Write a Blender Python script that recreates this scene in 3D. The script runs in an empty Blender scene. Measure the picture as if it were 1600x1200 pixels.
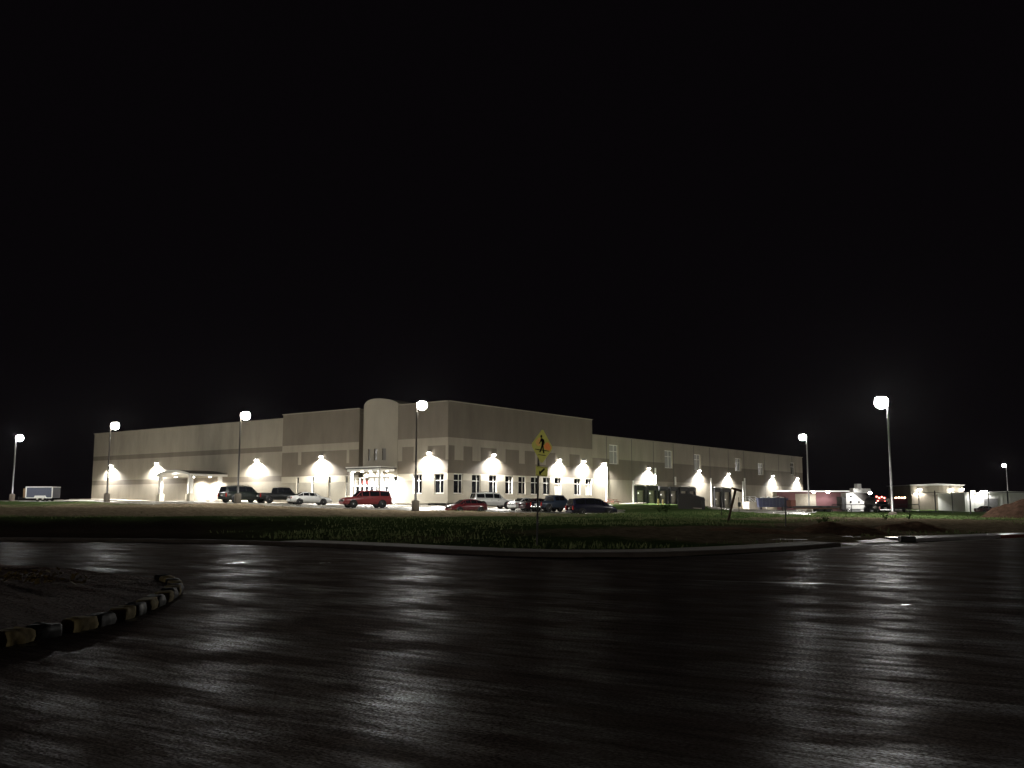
import bpy, math, random
import numpy as np
from mathutils import Vector, Matrix
random.seed(7)
S = bpy.context.scene
COL = S.collection
R = math.radians

# ------------------------------------------------------------------ camera, night sky, added front fill, exposure
F_PX, HORIZON, EYE = 1480.0, 787.0, 1.6
TILT = math.atan((HORIZON - 600.0) / F_PX)
cam_data = bpy.data.cameras.new('camera')
cam_data.sensor_width = 36.0
cam_data.lens = F_PX / 1600.0 * 36.0
cam_data.clip_end = 6000.0
cam = bpy.data.objects.new('camera', cam_data)
COL.objects.link(cam)
cam.location = (0, 0, EYE)
cam.rotation_euler = (R(90) + TILT, 0, 0)
S.camera = cam
W = bpy.data.worlds.new('World')
S.world = W
W.use_nodes = True
bg = W.node_tree.nodes['Background']
bg.inputs['Color'].default_value = (1.0, 0.74, 1.0, 1)
bg.inputs['Strength'].default_value = 0.0019
front_fill_data = bpy.data.lights.new('front_fill', 'SUN')  # added low lamp behind the camera, brightens the sign and kerb blocks
front_fill_data.energy = 0.10
front_fill_data.angle = R(0.5)
front_fill_data.color = (1.0, 0.95, 0.86)
front_fill = bpy.data.objects.new('front_fill', front_fill_data)
COL.objects.link(front_fill)
front_fill.rotation_euler = Vector((-0.03, -1.0, 0.03)).to_track_quat('Z', 'Y').to_euler()
S.view_settings.view_transform = 'Standard'
S.view_settings.look = 'None'
S.view_settings.exposure = 0.0
S.view_settings.gamma = 1.0
S.cycles.use_denoising = True
S.cycles.max_bounces = 6
S.cycles.diffuse_bounces = 3
S.cycles.glossy_bounces = 3
S.cycles.sample_clamp_indirect = 4.0
S.cycles.caustics_reflective = False
S.cycles.caustics_refractive = False

CT, ST = math.cos(TILT), math.sin(TILT)
def at(x, y, d):
    """world point seen at photo pixel (x, y) at distance d along +Y"""
    u, v = (x - 800) / F_PX, (600 - y) / F_PX
    dx, dy, dz = u, CT - v * ST, ST + v * CT
    k = d / dy
    return Vector((dx * k, d, EYE + dz * k))
def px(x, d, y=787):
    return at(x, y, d).x

# ------------------------------------------------------------------ materials
MATS = {}
def material(name, color, rough=0.6, metal=0.0, var=0.0, scale=3.0, bump=0.0, bscale=40.0, emit=None, estr=0.0,
             spec=0.5, color2=None, coat=0.0, stretch=(1, 1, 1), bdist=0.02):
    m = bpy.data.materials.new(name); m.use_nodes = True
    nt = m.node_tree; b = nt.nodes['Principled BSDF']
    b.inputs['Base Color'].default_value = (*color, 1)
    b.inputs['Roughness'].default_value = rough
    b.inputs['Metallic'].default_value = metal
    b.inputs['Specular IOR Level'].default_value = spec
    b.inputs['Coat Weight'].default_value = coat
    if emit:
        b.inputs['Emission Color'].default_value = (*emit, 1)
        b.inputs['Emission Strength'].default_value = estr
    if var or bump:
        tc = nt.nodes.new('ShaderNodeTexCoord'); mp = nt.nodes.new('ShaderNodeMapping')
        mp.inputs['Scale'].default_value = stretch
        nt.links.new(tc.outputs['Object'], mp.inputs['Vector'])
    if var:
        n = nt.nodes.new('ShaderNodeTexNoise'); n.inputs['Scale'].default_value = scale
        n.inputs['Detail'].default_value = 6; n.inputs['Roughness'].default_value = 0.65
        nt.links.new(mp.outputs[0], n.inputs['Vector'])
        r = nt.nodes.new('ShaderNodeValToRGB')
        lo = [max(0, c * (1 - var)) for c in color]; hi = color2 or [c * (1 + var) for c in color]
        r.color_ramp.elements[0].position = 0.3; r.color_ramp.elements[0].color = (*lo, 1)
        r.color_ramp.elements[1].position = 0.7; r.color_ramp.elements[1].color = (*hi, 1)
        nt.links.new(n.outputs['Fac'], r.inputs['Fac'])
        nt.links.new(r.outputs['Color'], b.inputs['Base Color'])
    if bump:
        n2 = nt.nodes.new('ShaderNodeTexNoise'); n2.inputs['Scale'].default_value = bscale
        n2.inputs['Detail'].default_value = 5
        nt.links.new(mp.outputs[0], n2.inputs['Vector'])
        bp = nt.nodes.new('ShaderNodeBump'); bp.inputs['Strength'].default_value = bump
        bp.inputs['Distance'].default_value = bdist
        nt.links.new(n2.outputs['Fac'], bp.inputs['Height'])
        nt.links.new(bp.outputs['Normal'], b.inputs['Normal'])
    MATS[name] = m
    return m
M = MATS
material('beige_concrete', (0.255, 0.228, 0.178), 0.85, var=0.17, scale=0.5, stretch=(1, 1, .3), bump=0.25, bscale=18)
material('taupe_concrete', (0.13, 0.11, 0.083), 0.85, var=0.17, scale=0.5, stretch=(1, 1, .3), bump=0.25, bscale=18)
material('cream_concrete', (0.46, 0.42, 0.33), 0.85, var=0.08, scale=0.5, bump=0.2, bscale=18)
material('grey_concrete', (0.27, 0.25, 0.20), 0.85, var=0.10, scale=0.5, bump=0.2, bscale=18)
material('dark_concrete', (0.13, 0.11, 0.085), 0.9, var=0.15, scale=0.5)
material('pale_concrete', (0.42, 0.38, 0.32), 0.8, spec=0.1, var=0.15, scale=1.2, bump=0.2)
material('joint', (0.06, 0.055, 0.05), 0.9)
material('white_paint', (0.78, 0.76, 0.70), 0.45, var=0.05, scale=2)
material('white_metal', (0.75, 0.75, 0.73), 0.35, var=0.05, scale=2)
material('grey_metal', (0.34, 0.34, 0.35), 0.38, metal=0.6, var=0.12, scale=3)
material('galvanised', (0.42, 0.42, 0.42), 0.45, metal=0.7, var=0.18, scale=8)
material('bronze_metal', (0.045, 0.04, 0.035), 0.45, var=0.1)
material('dark_metal', (0.03, 0.03, 0.032), 0.5, var=0.15)
material('rust', (0.09, 0.045, 0.025), 0.85, var=0.4, scale=6, bump=0.3)
material('black_rubber', (0.015, 0.015, 0.016), 0.8, var=0.2, scale=10)
material('chrome', (0.62, 0.62, 0.64), 0.22, metal=1.0, var=0.06)
material('rim_metal', (0.62, 0.62, 0.64), 0.35, metal=0.5, var=0.1)
material('glass_dark', (0.012, 0.013, 0.016), 0.06, spec=0.6, var=0.2)
material('glass_blind', (0.36, 0.36, 0.34), 0.25, spec=0.5, var=0.12, scale=1, stretch=(1, 1, 12))
material('tower_glass', (0.09, 0.08, 0.065), 0.3, var=0.1)
material('red_lens', (0.35, 0.015, 0.012), 0.2, var=0.1)
material('clear_lens', (0.65, 0.65, 0.65), 0.12, spec=0.8, var=0.05)
material('plate', (0.7, 0.7, 0.68), 0.4, var=0.08)
material('black_trim', (0.012, 0.012, 0.012), 0.55, var=0.1)
def paint(n, c, r=0.28): return material(n, c, r, var=0.05, scale=1.5, coat=0.6)
paint('paint_black', (0.010, 0.011, 0.012)); paint('paint_green', (0.012, 0.017, 0.015))
paint('paint_white', (0.74, 0.74, 0.72)); paint('paint_red', (0.21, 0.03, 0.032)); paint('paint_maroon', (0.12, 0.014, 0.018))
paint('paint_wine', (0.055, 0.016, 0.024)); paint('paint_blue', (0.030, 0.045, 0.075)); paint('paint_navy', (0.012, 0.012, 0.030))
material('trailer_blue', (0.075, 0.085, 0.12), 0.4, var=0.06)
material('plywood', (0.24, 0.16, 0.09), 0.75, var=0.2)
material('maroon_wall', (0.17, 0.075, 0.085), 0.7, var=0.1, scale=1)
material('blue_steel', (0.018, 0.026, 0.08), 0.4, var=0.2)
material('wood_red', (0.20, 0.07, 0.05), 0.7, var=0.2)
material('yellow_post', (0.60, 0.50, 0.16), 0.5, var=0.15)
material('dirt', (0.30, 0.19, 0.125), 0.95, spec=0.0, var=0.45, scale=2.5, bump=0.8, bscale=6, bdist=0.15)
material('mulch', (0.13, 0.07, 0.05), 0.9, spec=0.12, var=0.5, scale=9, bump=0.9, bscale=14, bdist=0.08)
material('shaded_dirt', (0.075, 0.045, 0.032), 0.95, spec=0.0, var=0.45, scale=2.5, bump=0.8, bscale=6, bdist=0.15)  # darker copy of dirt, the big heap's shade put into its colour
material('dry_leaf', (0.30, 0.21, 0.07), 0.7, var=0.4, scale=9)
material('lamp_lens', (0.9, 0.9, 0.9), 0.3, emit=(1.0, 0.97, 0.90), estr=680.0)
material('pack_lens', (0.9, 0.9, 0.9), 0.3, emit=(1.0, 0.96, 0.88), estr=60.0)
material('down_lens', (0.9, 0.9, 0.9), 0.3, emit=(1.0, 0.97, 0.90), estr=40.0)
material('eave_lens', (0.9, 0.9, 0.9), 0.3, emit=(1.0, 0.97, 0.92), estr=1.2)
material('lit_room', (0.8, 0.8, 0.78), 0.5, emit=(1.0, 0.96, 0.88), estr=1.1)
material('lit_room_dim', (0.5, 0.48, 0.42), 0.5, emit=(1.0, 0.9, 0.72), estr=0.35)
material('door_dot', (0.9, 0.9, 0.9), 0.3, emit=(1.0, 0.97, 0.9), estr=1.6)
material('red_lamp', (0.7, 0.05, 0.04), 0.3, emit=(1.0, 0.16, 0.13), estr=14.0)
material('amber_lamp', (0.9, 0.5, 0.3), 0.3, emit=(1.0, 0.62, 0.36), estr=14.0)
material('banner', (0.35, 0.06, 0.06), 0.7, var=0.2)
material('sign_post', (0.16, 0.15, 0.14), 0.7, metal=0.3, var=0.2)
material('sign_back', (0.35, 0.35, 0.35), 0.5, metal=0.6)
material('sign_black', (0.012, 0.012, 0.012), 0.6)
material('kerb_yellow', (0.40, 0.32, 0.16), 0.8, spec=.2, var=0.45, scale=7)
material('kerb_black', (0.018, 0.016, 0.016), 0.6, var=0.3, scale=7)
material('kerb_red', (0.26, 0.06, 0.05), 0.6, var=0.25, scale=5)
material('kerb_concrete', (0.17, 0.14, 0.12), 0.8, spec=0.1, var=0.25, scale=2, bump=0.3)
material('wet_concrete', (0.30, 0.26, 0.22), 0.55, spec=0.2, var=0.25, scale=1.2, bump=0.2)
material('kerb_wet', (0.46, 0.42, 0.42), 0.3, var=0.15, scale=2)

def retro(name, color):
    """retroreflective sheeting: sends light back where it came from, over a weak diffuse ground coat"""
    m = bpy.data.materials.new(name); m.use_nodes = True; nt = m.node_tree
    nt.nodes.clear()
    out = nt.nodes.new('ShaderNodeOutputMaterial'); mix = nt.nodes.new('ShaderNodeMixShader')
    d = nt.nodes.new('ShaderNodeBsdfDiffuse'); g = nt.nodes.new('ShaderNodeBsdfGlossy'); geo = nt.nodes.new('ShaderNodeNewGeometry')
    n = nt.nodes.new('ShaderNodeTexNoise'); n.inputs['Scale'].default_value = 5
    r = nt.nodes.new('ShaderNodeValToRGB')
    r.color_ramp.elements[0].color = (*[c * 0.75 for c in color], 1); r.color_ramp.elements[1].color = (*color, 1)
    nt.links.new(n.outputs['Fac'], r.inputs['Fac'])
    nt.links.new(r.outputs[0], d.inputs['Color']); nt.links.new(r.outputs[0], g.inputs['Color'])
    nt.links.new(geo.outputs['Incoming'], g.inputs['Normal'])
    g.inputs['Roughness'].default_value = 0.42
    mix.inputs[0].default_value = 0.8
    nt.links.new(d.outputs[0], mix.inputs[1]); nt.links.new(g.outputs[0], mix.inputs[2])
    nt.links.new(mix.outputs[0], out.inputs[0])
    MATS[name] = m
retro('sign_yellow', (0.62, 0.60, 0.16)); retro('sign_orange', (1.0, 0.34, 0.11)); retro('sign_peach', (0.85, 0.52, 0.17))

def fence_mat():
    m = bpy.data.materials.new('chain_link'); m.use_nodes = True; nt = m.node_tree
    b = nt.nodes['Principled BSDF']; b.inputs['Base Color'].default_value = (0.2, 0.2, 0.2, 1); b.inputs['Metallic'].default_value = 0.6
    b.inputs['Roughness'].default_value = 0.5
    t = nt.nodes.new('ShaderNodeBsdfTransparent'); mix = nt.nodes.new('ShaderNodeMixShader'); mix.inputs[0].default_value = 0.16
    nt.links.new(t.outputs[0], mix.inputs[1]); nt.links.new(b.outputs[0], mix.inputs[2])
    nt.links.new(mix.outputs[0], nt.nodes['Material Output'].inputs[0])
    MATS['chain_link'] = m
fence_mat()

def road_mat():
    """wet tined concrete: fine cross-wise grooves, patchy film of water"""
    m = bpy.data.materials.new('wet_road'); m.use_nodes = True; nt = m.node_tree; L = nt.links.new
    b = nt.nodes['Principled BSDF']
    tc = nt.nodes.new('ShaderNodeTexCoord')
    def noise(scale, stretch, rot=0.0, detail=5, rough=0.6):
        m0 = nt.nodes.new('ShaderNodeMapping'); m0.inputs['Rotation'].default_value = (0, 0, rot)
        mp = nt.nodes.new('ShaderNodeMapping'); mp.inputs['Scale'].default_value = stretch
        L(tc.outputs['Object'], m0.inputs['Vector']); L(m0.outputs[0], mp.inputs['Vector'])
        n = nt.nodes.new('ShaderNodeTexNoise'); n.inputs['Scale'].default_value = scale
        n.inputs['Detail'].default_value = detail; n.inputs['Roughness'].default_value = rough
        L(mp.outputs[0], n.inputs['Vector']); return n
    big = noise(0.22, (0.6, 1, 1)); patch = noise(0.9, (0.55, 1.2, 1), R(33)); streak = noise(1.0, (0.9, 6.5, 1), R(33), 6, 0.7)
    fine = noise(1.0, (3.0, 30.0, 1), R(33), 4, 0.75); grain = noise(48, (.6, 1, 1), R(33), 3, .7)
    ramp = nt.nodes.new('ShaderNodeValToRGB')
    ramp.color_ramp.elements[0].position = 0.32; ramp.color_ramp.elements[0].color = (0.026, 0.018, 0.015, 1)
    ramp.color_ramp.elements[1].position = 0.7; ramp.color_ramp.elements[1].color = (0.06, 0.045, 0.039, 1)
    L(streak.outputs['Fac'], ramp.inputs['Fac']); L(ramp.outputs[0], b.inputs['Base Color'])
    def mrange(src, a, c, lo, hi):
        mr = nt.nodes.new('ShaderNodeMapRange'); mr.inputs['From Min'].default_value = a; mr.inputs['From Max'].default_value = c
        mr.inputs['To Min'].default_value = lo; mr.inputs['To Max'].default_value = hi; L(src, mr.inputs['Value']); return mr.outputs[0]
    def mul(a, c):
        m_ = nt.nodes.new('ShaderNodeMath'); m_.operation = 'MULTIPLY'; L(a, m_.inputs[0])
        if isinstance(c, float): m_.inputs[1].default_value = c
        else: L(c, m_.inputs[1])
        return m_.outputs[0]
    film = mul(mul(mrange(big.outputs['Fac'], .36, .62, .30, 1.0), mrange(patch.outputs['Fac'], .42, .66, .04, 1.0)), mul(mrange(streak.outputs['Fac'], .40, .66, .22, 1.0), mrange(fine.outputs['Fac'], .38, .64, .3, 1.0)))
    film = mul(mul(film, mrange(grain.outputs['Fac'], .40, .62, .2, 1.8)), 0.36)
    base_f = mul(mul(mrange(streak.outputs['Fac'], .35, .65, .75, 1.2), mrange(grain.outputs['Fac'], .38, .62, .45, 1.5)), 0.07)
    g0 = nt.nodes.new('ShaderNodeBsdfGlossy'); g0.inputs['Color'].default_value = (1, .86, .79, 1); g0.inputs['Roughness'].default_value = 0.62
    gl = nt.nodes.new('ShaderNodeBsdfGlossy'); gl.inputs['Color'].default_value = (.94, .97, 1, 1); gl.inputs['Roughness'].default_value = 0.29
    b.inputs['Roughness'].default_value = 1.0; b.inputs['Specular IOR Level'].default_value = 0.0
    mix0 = nt.nodes.new('ShaderNodeMixShader'); L(base_f, mix0.inputs[0]); L(b.outputs[0], mix0.inputs[1]); L(g0.outputs[0], mix0.inputs[2])
    mixs = nt.nodes.new('ShaderNodeMixShader'); L(film, mixs.inputs[0]); L(mix0.outputs[0], mixs.inputs[1]); L(gl.outputs[0], mixs.inputs[2])
    L(mixs.outputs[0], nt.nodes['Material Output'].inputs[0])
    h = nt.nodes.new('ShaderNodeMath'); h.operation = 'MULTIPLY_ADD'; L(streak.outputs['Fac'], h.inputs[0]); h.inputs[1].default_value = 1.0
    L(fine.outputs['Fac'], h.inputs[2])
    h2 = nt.nodes.new('ShaderNodeMath'); h2.operation = 'MULTIPLY_ADD'; L(grain.outputs['Fac'], h2.inputs[0]); h2.inputs[1].default_value = 0.15
    L(h.outputs[0], h2.inputs[2])
    bp = nt.nodes.new('ShaderNodeBump'); bp.inputs['Strength'].default_value = 0.8; bp.inputs['Distance'].default_value = 0.014
    L(h2.outputs[0], bp.inputs['Height']); L(bp.outputs[0], b.inputs['Normal']); L(bp.outputs[0], gl.inputs['Normal']); L(bp.outputs[0], g0.inputs['Normal'])
    MATS['wet_road'] = m
road_mat()

def leaf_mat(name, c1, c2):
    m = bpy.data.materials.new(name); m.use_nodes = True; nt = m.node_tree; nt.nodes.clear()
    out = nt.nodes.new('ShaderNodeOutputMaterial'); mix = nt.nodes.new('ShaderNodeMixShader'); mix.inputs[0].default_value = 0.5
    d = nt.nodes.new('ShaderNodeBsdfDiffuse'); t = nt.nodes.new('ShaderNodeBsdfTranslucent'); tc = nt.nodes.new('ShaderNodeTexCoord')
    n = nt.nodes.new('ShaderNodeTexNoise'); n.inputs['Scale'].default_value = 0.6; n.inputs['Detail'].default_value = 5
    r = nt.nodes.new('ShaderNodeValToRGB'); r.color_ramp.elements[0].position = .35; r.color_ramp.elements[1].position = .65
    r.color_ramp.elements[0].color = (*c1, 1); r.color_ramp.elements[1].color = (*c2, 1)
    nt.links.new(tc.outputs['Object'], n.inputs['Vector']); nt.links.new(n.outputs['Fac'], r.inputs['Fac'])
    nt.links.new(r.outputs[0], d.inputs['Color']); nt.links.new(r.outputs[0], t.inputs['Color'])
    nt.links.new(d.outputs[0], mix.inputs[1]); nt.links.new(t.outputs[0], mix.inputs[2]); nt.links.new(mix.outputs[0], out.inputs[0])
    MATS[name] = m
leaf_mat('leaf', (0.04, 0.07, 0.025), (0.07, 0.1, 0.035))
leaf_mat('grass_blade', (0.11, 0.15, 0.06), (0.22, 0.245, 0.11))
def ground_mat():
    """patchy lawn: grass over reddish dirt"""
    m = bpy.data.materials.new('ground'); m.use_nodes = True; nt = m.node_tree; L = nt.links.new
    b = nt.nodes['Principled BSDF']; tc = nt.nodes.new('ShaderNodeTexCoord')
    def noise(s, d=6, r=0.65):
        n = nt.nodes.new('ShaderNodeTexNoise'); n.inputs['Scale'].default_value = s; n.inputs['Detail'].default_value = d; n.inputs['Roughness'].default_value = r
        L(tc.outputs['Object'], n.inputs['Vector']); return n
    a, f, g = noise(0.12), noise(2.6), noise(0.5)
    r1 = nt.nodes.new('ShaderNodeValToRGB'); e = r1.color_ramp.elements
    e[0].position = 0.3; e[0].color = (0.05, 0.085, 0.028, 1); e[1].position = 0.7; e[1].color = (0.10, 0.145, 0.052, 1)
    L(f.outputs['Fac'], r1.inputs['Fac'])
    r2 = nt.nodes.new('ShaderNodeValToRGB'); e = r2.color_ramp.elements
    e[0].position = 0.3; e[0].color = (0.135, 0.105, 0.068, 1); e[1].position = 0.7; e[1].color = (0.36, 0.29, 0.195, 1)
    L(f.outputs['Fac'], r2.inputs['Fac'])
    at_ = nt.nodes.new('ShaderNodeAttribute'); at_.attribute_name = 'bare'
    ad = nt.nodes.new('ShaderNodeMath'); ad.operation = 'ADD'; L(at_.outputs['Fac'], ad.inputs[0]); L(a.outputs['Fac'], ad.inputs[1])
    ad2 = nt.nodes.new('ShaderNodeMath'); ad2.operation = 'MULTIPLY_ADD'; L(g.outputs['Fac'], ad2.inputs[0]); ad2.inputs[1].default_value = 0.6; L(ad.outputs[0], ad2.inputs[2])
    mr = nt.nodes.new('ShaderNodeMapRange'); mr.inputs['From Min'].default_value = 0.95; mr.inputs['From Max'].default_value = 1.25
    L(ad2.outputs[0], mr.inputs['Value'])
    mx = nt.nodes.new('ShaderNodeMix'); mx.data_type = 'RGBA'
    L(mr.outputs[0], mx.inputs[0]); L(r1.outputs[0], mx.inputs[6]); L(r2.outputs[0], mx.inputs[7])
    wet = nt.nodes.new('ShaderNodeAttribute'); wet.attribute_name = 'soil_shade'  # dark soil tone with the shade of the bank painted in
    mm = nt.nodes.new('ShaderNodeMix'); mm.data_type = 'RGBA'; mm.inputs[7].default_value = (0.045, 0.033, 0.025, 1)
    L(wet.outputs['Fac'], mm.inputs[0]); L(mx.outputs[2], mm.inputs[6])  # wet carries the painted shade of the left bank
    L(mm.outputs[2], b.inputs['Base Color']); b.inputs['Roughness'].default_value = 0.95; b.inputs['Specular IOR Level'].default_value = 0.0
    bp = nt.nodes.new('ShaderNodeBump'); bp.inputs['Strength'].default_value = 0.9; bp.inputs['Distance'].default_value = 0.12
    L(f.outputs['Fac'], bp.inputs['Height']); L(bp.outputs[0], b.inputs['Normal'])
    MATS['ground'] = m
ground_mat()

def lot_mat():
    m = material('lot_concrete', (0.27, 0.255, 0.22), 0.45, var=0.25, scale=0.5, bump=0.15, bscale=4, bdist=0.02)
    nt = m.node_tree; b = nt.nodes['Principled BSDF']
    tc = nt.nodes.new('ShaderNodeTexCoord'); n = nt.nodes.new('ShaderNodeTexNoise'); n.inputs['Scale'].default_value = 0.18; n.inputs['Detail'].default_value = 4
    nt.links.new(tc.outputs['Object'], n.inputs['Vector'])
    mr = nt.nodes.new('ShaderNodeMapRange'); mr.inputs['From Min'].default_value = 0.42; mr.inputs['From Max'].default_value = 0.6
    mr.inputs['To Min'].default_value = 0.12; mr.inputs['To Max'].default_value = 0.6
    nt.links.new(n.outputs['Fac'], mr.inputs['Value']); nt.links.new(mr.outputs[0], b.inputs['Roughness'])
lot_mat()

# ------------------------------------------------------------------ mesh helpers
class MB:
    def __init__(self): self.v, self.f, self.m, self.mats, self.smooth = [], [], [], [], []
    def mi(self, name):
        if name not in self.mats: self.mats.append(name)
        return self.mats.index(name)
    def add(self, vs, fs, mat, smooth=False):
        o = len(self.v); self.v += [tuple(p) for p in vs]; k = self.mi(mat)
        for f in fs: self.f.append([i + o for i in f]); self.m.append(k); self.smooth.append(smooth)
    def box(self, c, size, mat, ax=None, bevel=0.0):
        """box centred at c; ax = (x axis, y axis, z axis)"""
        X, Y, Z = ax or (Vector((1, 0, 0)), Vector((0, 1, 0)), Vector((0, 0, 1)))
        c = Vector(c); hx, hy, hz = size[0] / 2, size[1] / 2, size[2] / 2
        if bevel <= 0:
            vs = [c + X * (sx * hx) + Y * (sy * hy) + Z * (sz * hz) for sz in (-1, 1) for sy in (-1, 1) for sx in (-1, 1)]
            self.add(vs, [(0, 2, 3, 1), (4, 5, 7, 6), (0, 1, 5, 4), (2, 6, 7, 3), (0, 4, 6, 2), (1, 3, 7, 5)], mat)
        else:
            b = min(bevel, hx * .9, hy * .9, hz * .9)
            ring = [(hx - b, -hy), (hx, -hy + b), (hx, hy - b), (hx - b, hy), (-hx + b, hy), (-hx, hy - b), (-hx, -hy + b), (-hx + b, -hy)]
            rows = [(-hz, 1 - b / max(hx, hy)), (-hz + b, 1), (hz - b, 1), (hz, 1 - b / max(hx, hy))]
            vs, fs = [], []
            for z, k in rows:
                for (x, y) in ring: vs.append(c + X * (x * k) + Y * (y * k) + Z * z)
            for r in range(3):
                for i in range(8): fs.append((r * 8 + i, r * 8 + (i + 1) % 8, r * 8 + 8 + (i + 1) % 8, r * 8 + 8 + i))
            fs.append(tuple(range(7, -1, -1))); fs.append(tuple(range(24, 32)))
            self.add(vs, fs, mat)
    def tube(self, pts, rad, mat, n=8, caps=True):
        """tapered tube through pts; rad = number or list"""
        pts = [Vector(p) for p in pts]
        if not isinstance(rad, (list, tuple)): rad = [rad] * len(pts)
        vs, fs = [], []
        for i, p in enumerate(pts):
            d = (pts[min(i + 1, len(pts) - 1)] - pts[max(i - 1, 0)]).normalized()
            a = Vector((0, 0, 1)) if abs(d.z) < 0.9 else Vector((1, 0, 0))
            x = d.cross(a).normalized(); y = d.cross(x)
            for k in range(n):
                t = 2 * math.pi * k / n; vs.append(p + x * (math.cos(t) * rad[i]) + y * (math.sin(t) * rad[i]))
        for i in range(len(pts) - 1):
            for k in range(n): fs.append((i * n + k, i * n + (k + 1) % n, (i + 1) * n + (k + 1) % n, (i + 1) * n + k))
        self.add(vs, fs, mat, True)
        if caps:
            o = len(self.v) - len(vs); e = (len(pts) - 1) * n
            for f in (list(range(n)), [e + k for k in range(n - 1, -1, -1)]):
                self.f.append([i + o for i in f]); self.m.append(self.mi(mat)); self.smooth.append(False)
    def lathe(self, prof, c, axis, mat, n=20, smooth=True):
        """prof = [(r, h)] turned round axis through c"""
        c, d = Vector(c), Vector(axis).normalized()
        a = Vector((0, 0, 1)) if abs(d.z) < 0.9 else Vector((1, 0, 0))
        x = d.cross(a).normalized(); y = d.cross(x); vs, fs = [], []
        for r, h in prof:
            for k in range(n):
                t = 2 * math.pi * k / n; vs.append(c + d * h + x * (math.cos(t) * r) + y * (math.sin(t) * r))
        for i in range(len(prof) - 1):
            for k in range(n): fs.append((i * n + k, i * n + (k + 1) % n, (i + 1) * n + (k + 1) % n, (i + 1) * n + k))
        self.add(vs, fs, mat, smooth)
    def prism(self, poly, o, X, Y, Z, th, mat):
        """flat polygon (u, v) extruded th along Z from o"""
        n = len(poly); o = Vector(o)
        vs = [o + X * u + Y * v for u, v in poly] + [o + X * u + Y * v + Z * th for u, v in poly]
        fs = [tuple(range(n - 1, -1, -1)), tuple(range(n, 2 * n))] + [(i, (i + 1) % n, n + (i + 1) % n, n + i) for i in range(n)]
        self.add(vs, fs, mat)
    def build(self, name, parent=None, label=None):
        me = bpy.data.meshes.new(name); me.from_pydata(self.v, [], self.f)
        for n in self.mats: me.materials.append(MATS[n])
        me.polygons.foreach_set('material_index', self.m); me.polygons.foreach_set('use_smooth', self.smooth)
        me.update()
        o = bpy.data.objects.new(name, me); COL.objects.link(o)
        if parent is not None: o.parent = parent
        if label: o['label'] = label
        return o
def thing(name, label, cat, loc=(0, 0, 0), rz=0.0, group=None):
    o = bpy.data.objects.new(name, None); COL.objects.link(o)
    o.location = loc; o.rotation_euler = (0, 0, rz); o.empty_display_size = 0.3
    return tag(o, label, cat, group)
def tag(o, label, cat, group=None):
    o['label'] = label; o['category'] = cat
    if group: o['group'] = group
    return o
def copy_tree(o, parent=None):
    c = o.copy(); COL.objects.link(c)
    if parent is not None: c.parent = parent
    for ch in list(o.children): copy_tree(ch, c)
    return c
Xv, Yv, Zv = Vector((1, 0, 0)), Vector((0, 1, 0)), Vector((0, 0, 1))

# ------------------------------------------------------------------ plan of the place
CORNER = Vector((-7.97, 118.0, 0))
UL, UR = Vector((-0.8, 0.6, 0)), Vector((0.6, 0.8, 0))      # the two facade directions
NL, NR = Vector((-0.6, -0.8, 0)), Vector((0.8, -0.6, 0))    # their outward normals
def sl(x, y=740):
    k = at(x, y, 1.0).x; return (CORNER.x - k * CORNER.y) / (0.8 + 0.6 * k)
def sr(x, y=740):
    k = at(x, y, 1.0).x; return (k * CORNER.y - CORNER.x) / (0.6 - 0.8 * k)
def zl(x, y): p = CORNER + UL * sl(x, y); return at(x, y, p.y).z
def zr(x, y): p = CORNER + UR * sr(x, y); return at(x, y, p.y).z

kerb_px = [(-900, 841), (-300, 843.5), (0, 845.5), (200, 847), (350, 849.5), (480, 854), (600, 860), (680, 864.5), (750, 868), (850, 871), (950, 871.5),
           (1030, 870.5), (1100, 868), (1200, 863), (1290, 856.5), (1350, 850.5), (1390, 848), (1425, 847.5), (1480, 845), (1550, 842), (1600, 840), (1800, 834)]
def on_plane(x, y, z=0.0):
    p = at(x, y, 1.0); d = (z - EYE) / (p.z - EYE); return at(x, y, d)
KERB = [on_plane(x, y) for x, y in kerb_px]
KX = np.array([p.x for p in KERB]); KY = np.array([p.y for p in KERB])
def kerb_y(x): return np.interp(x, KX, KY)

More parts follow.
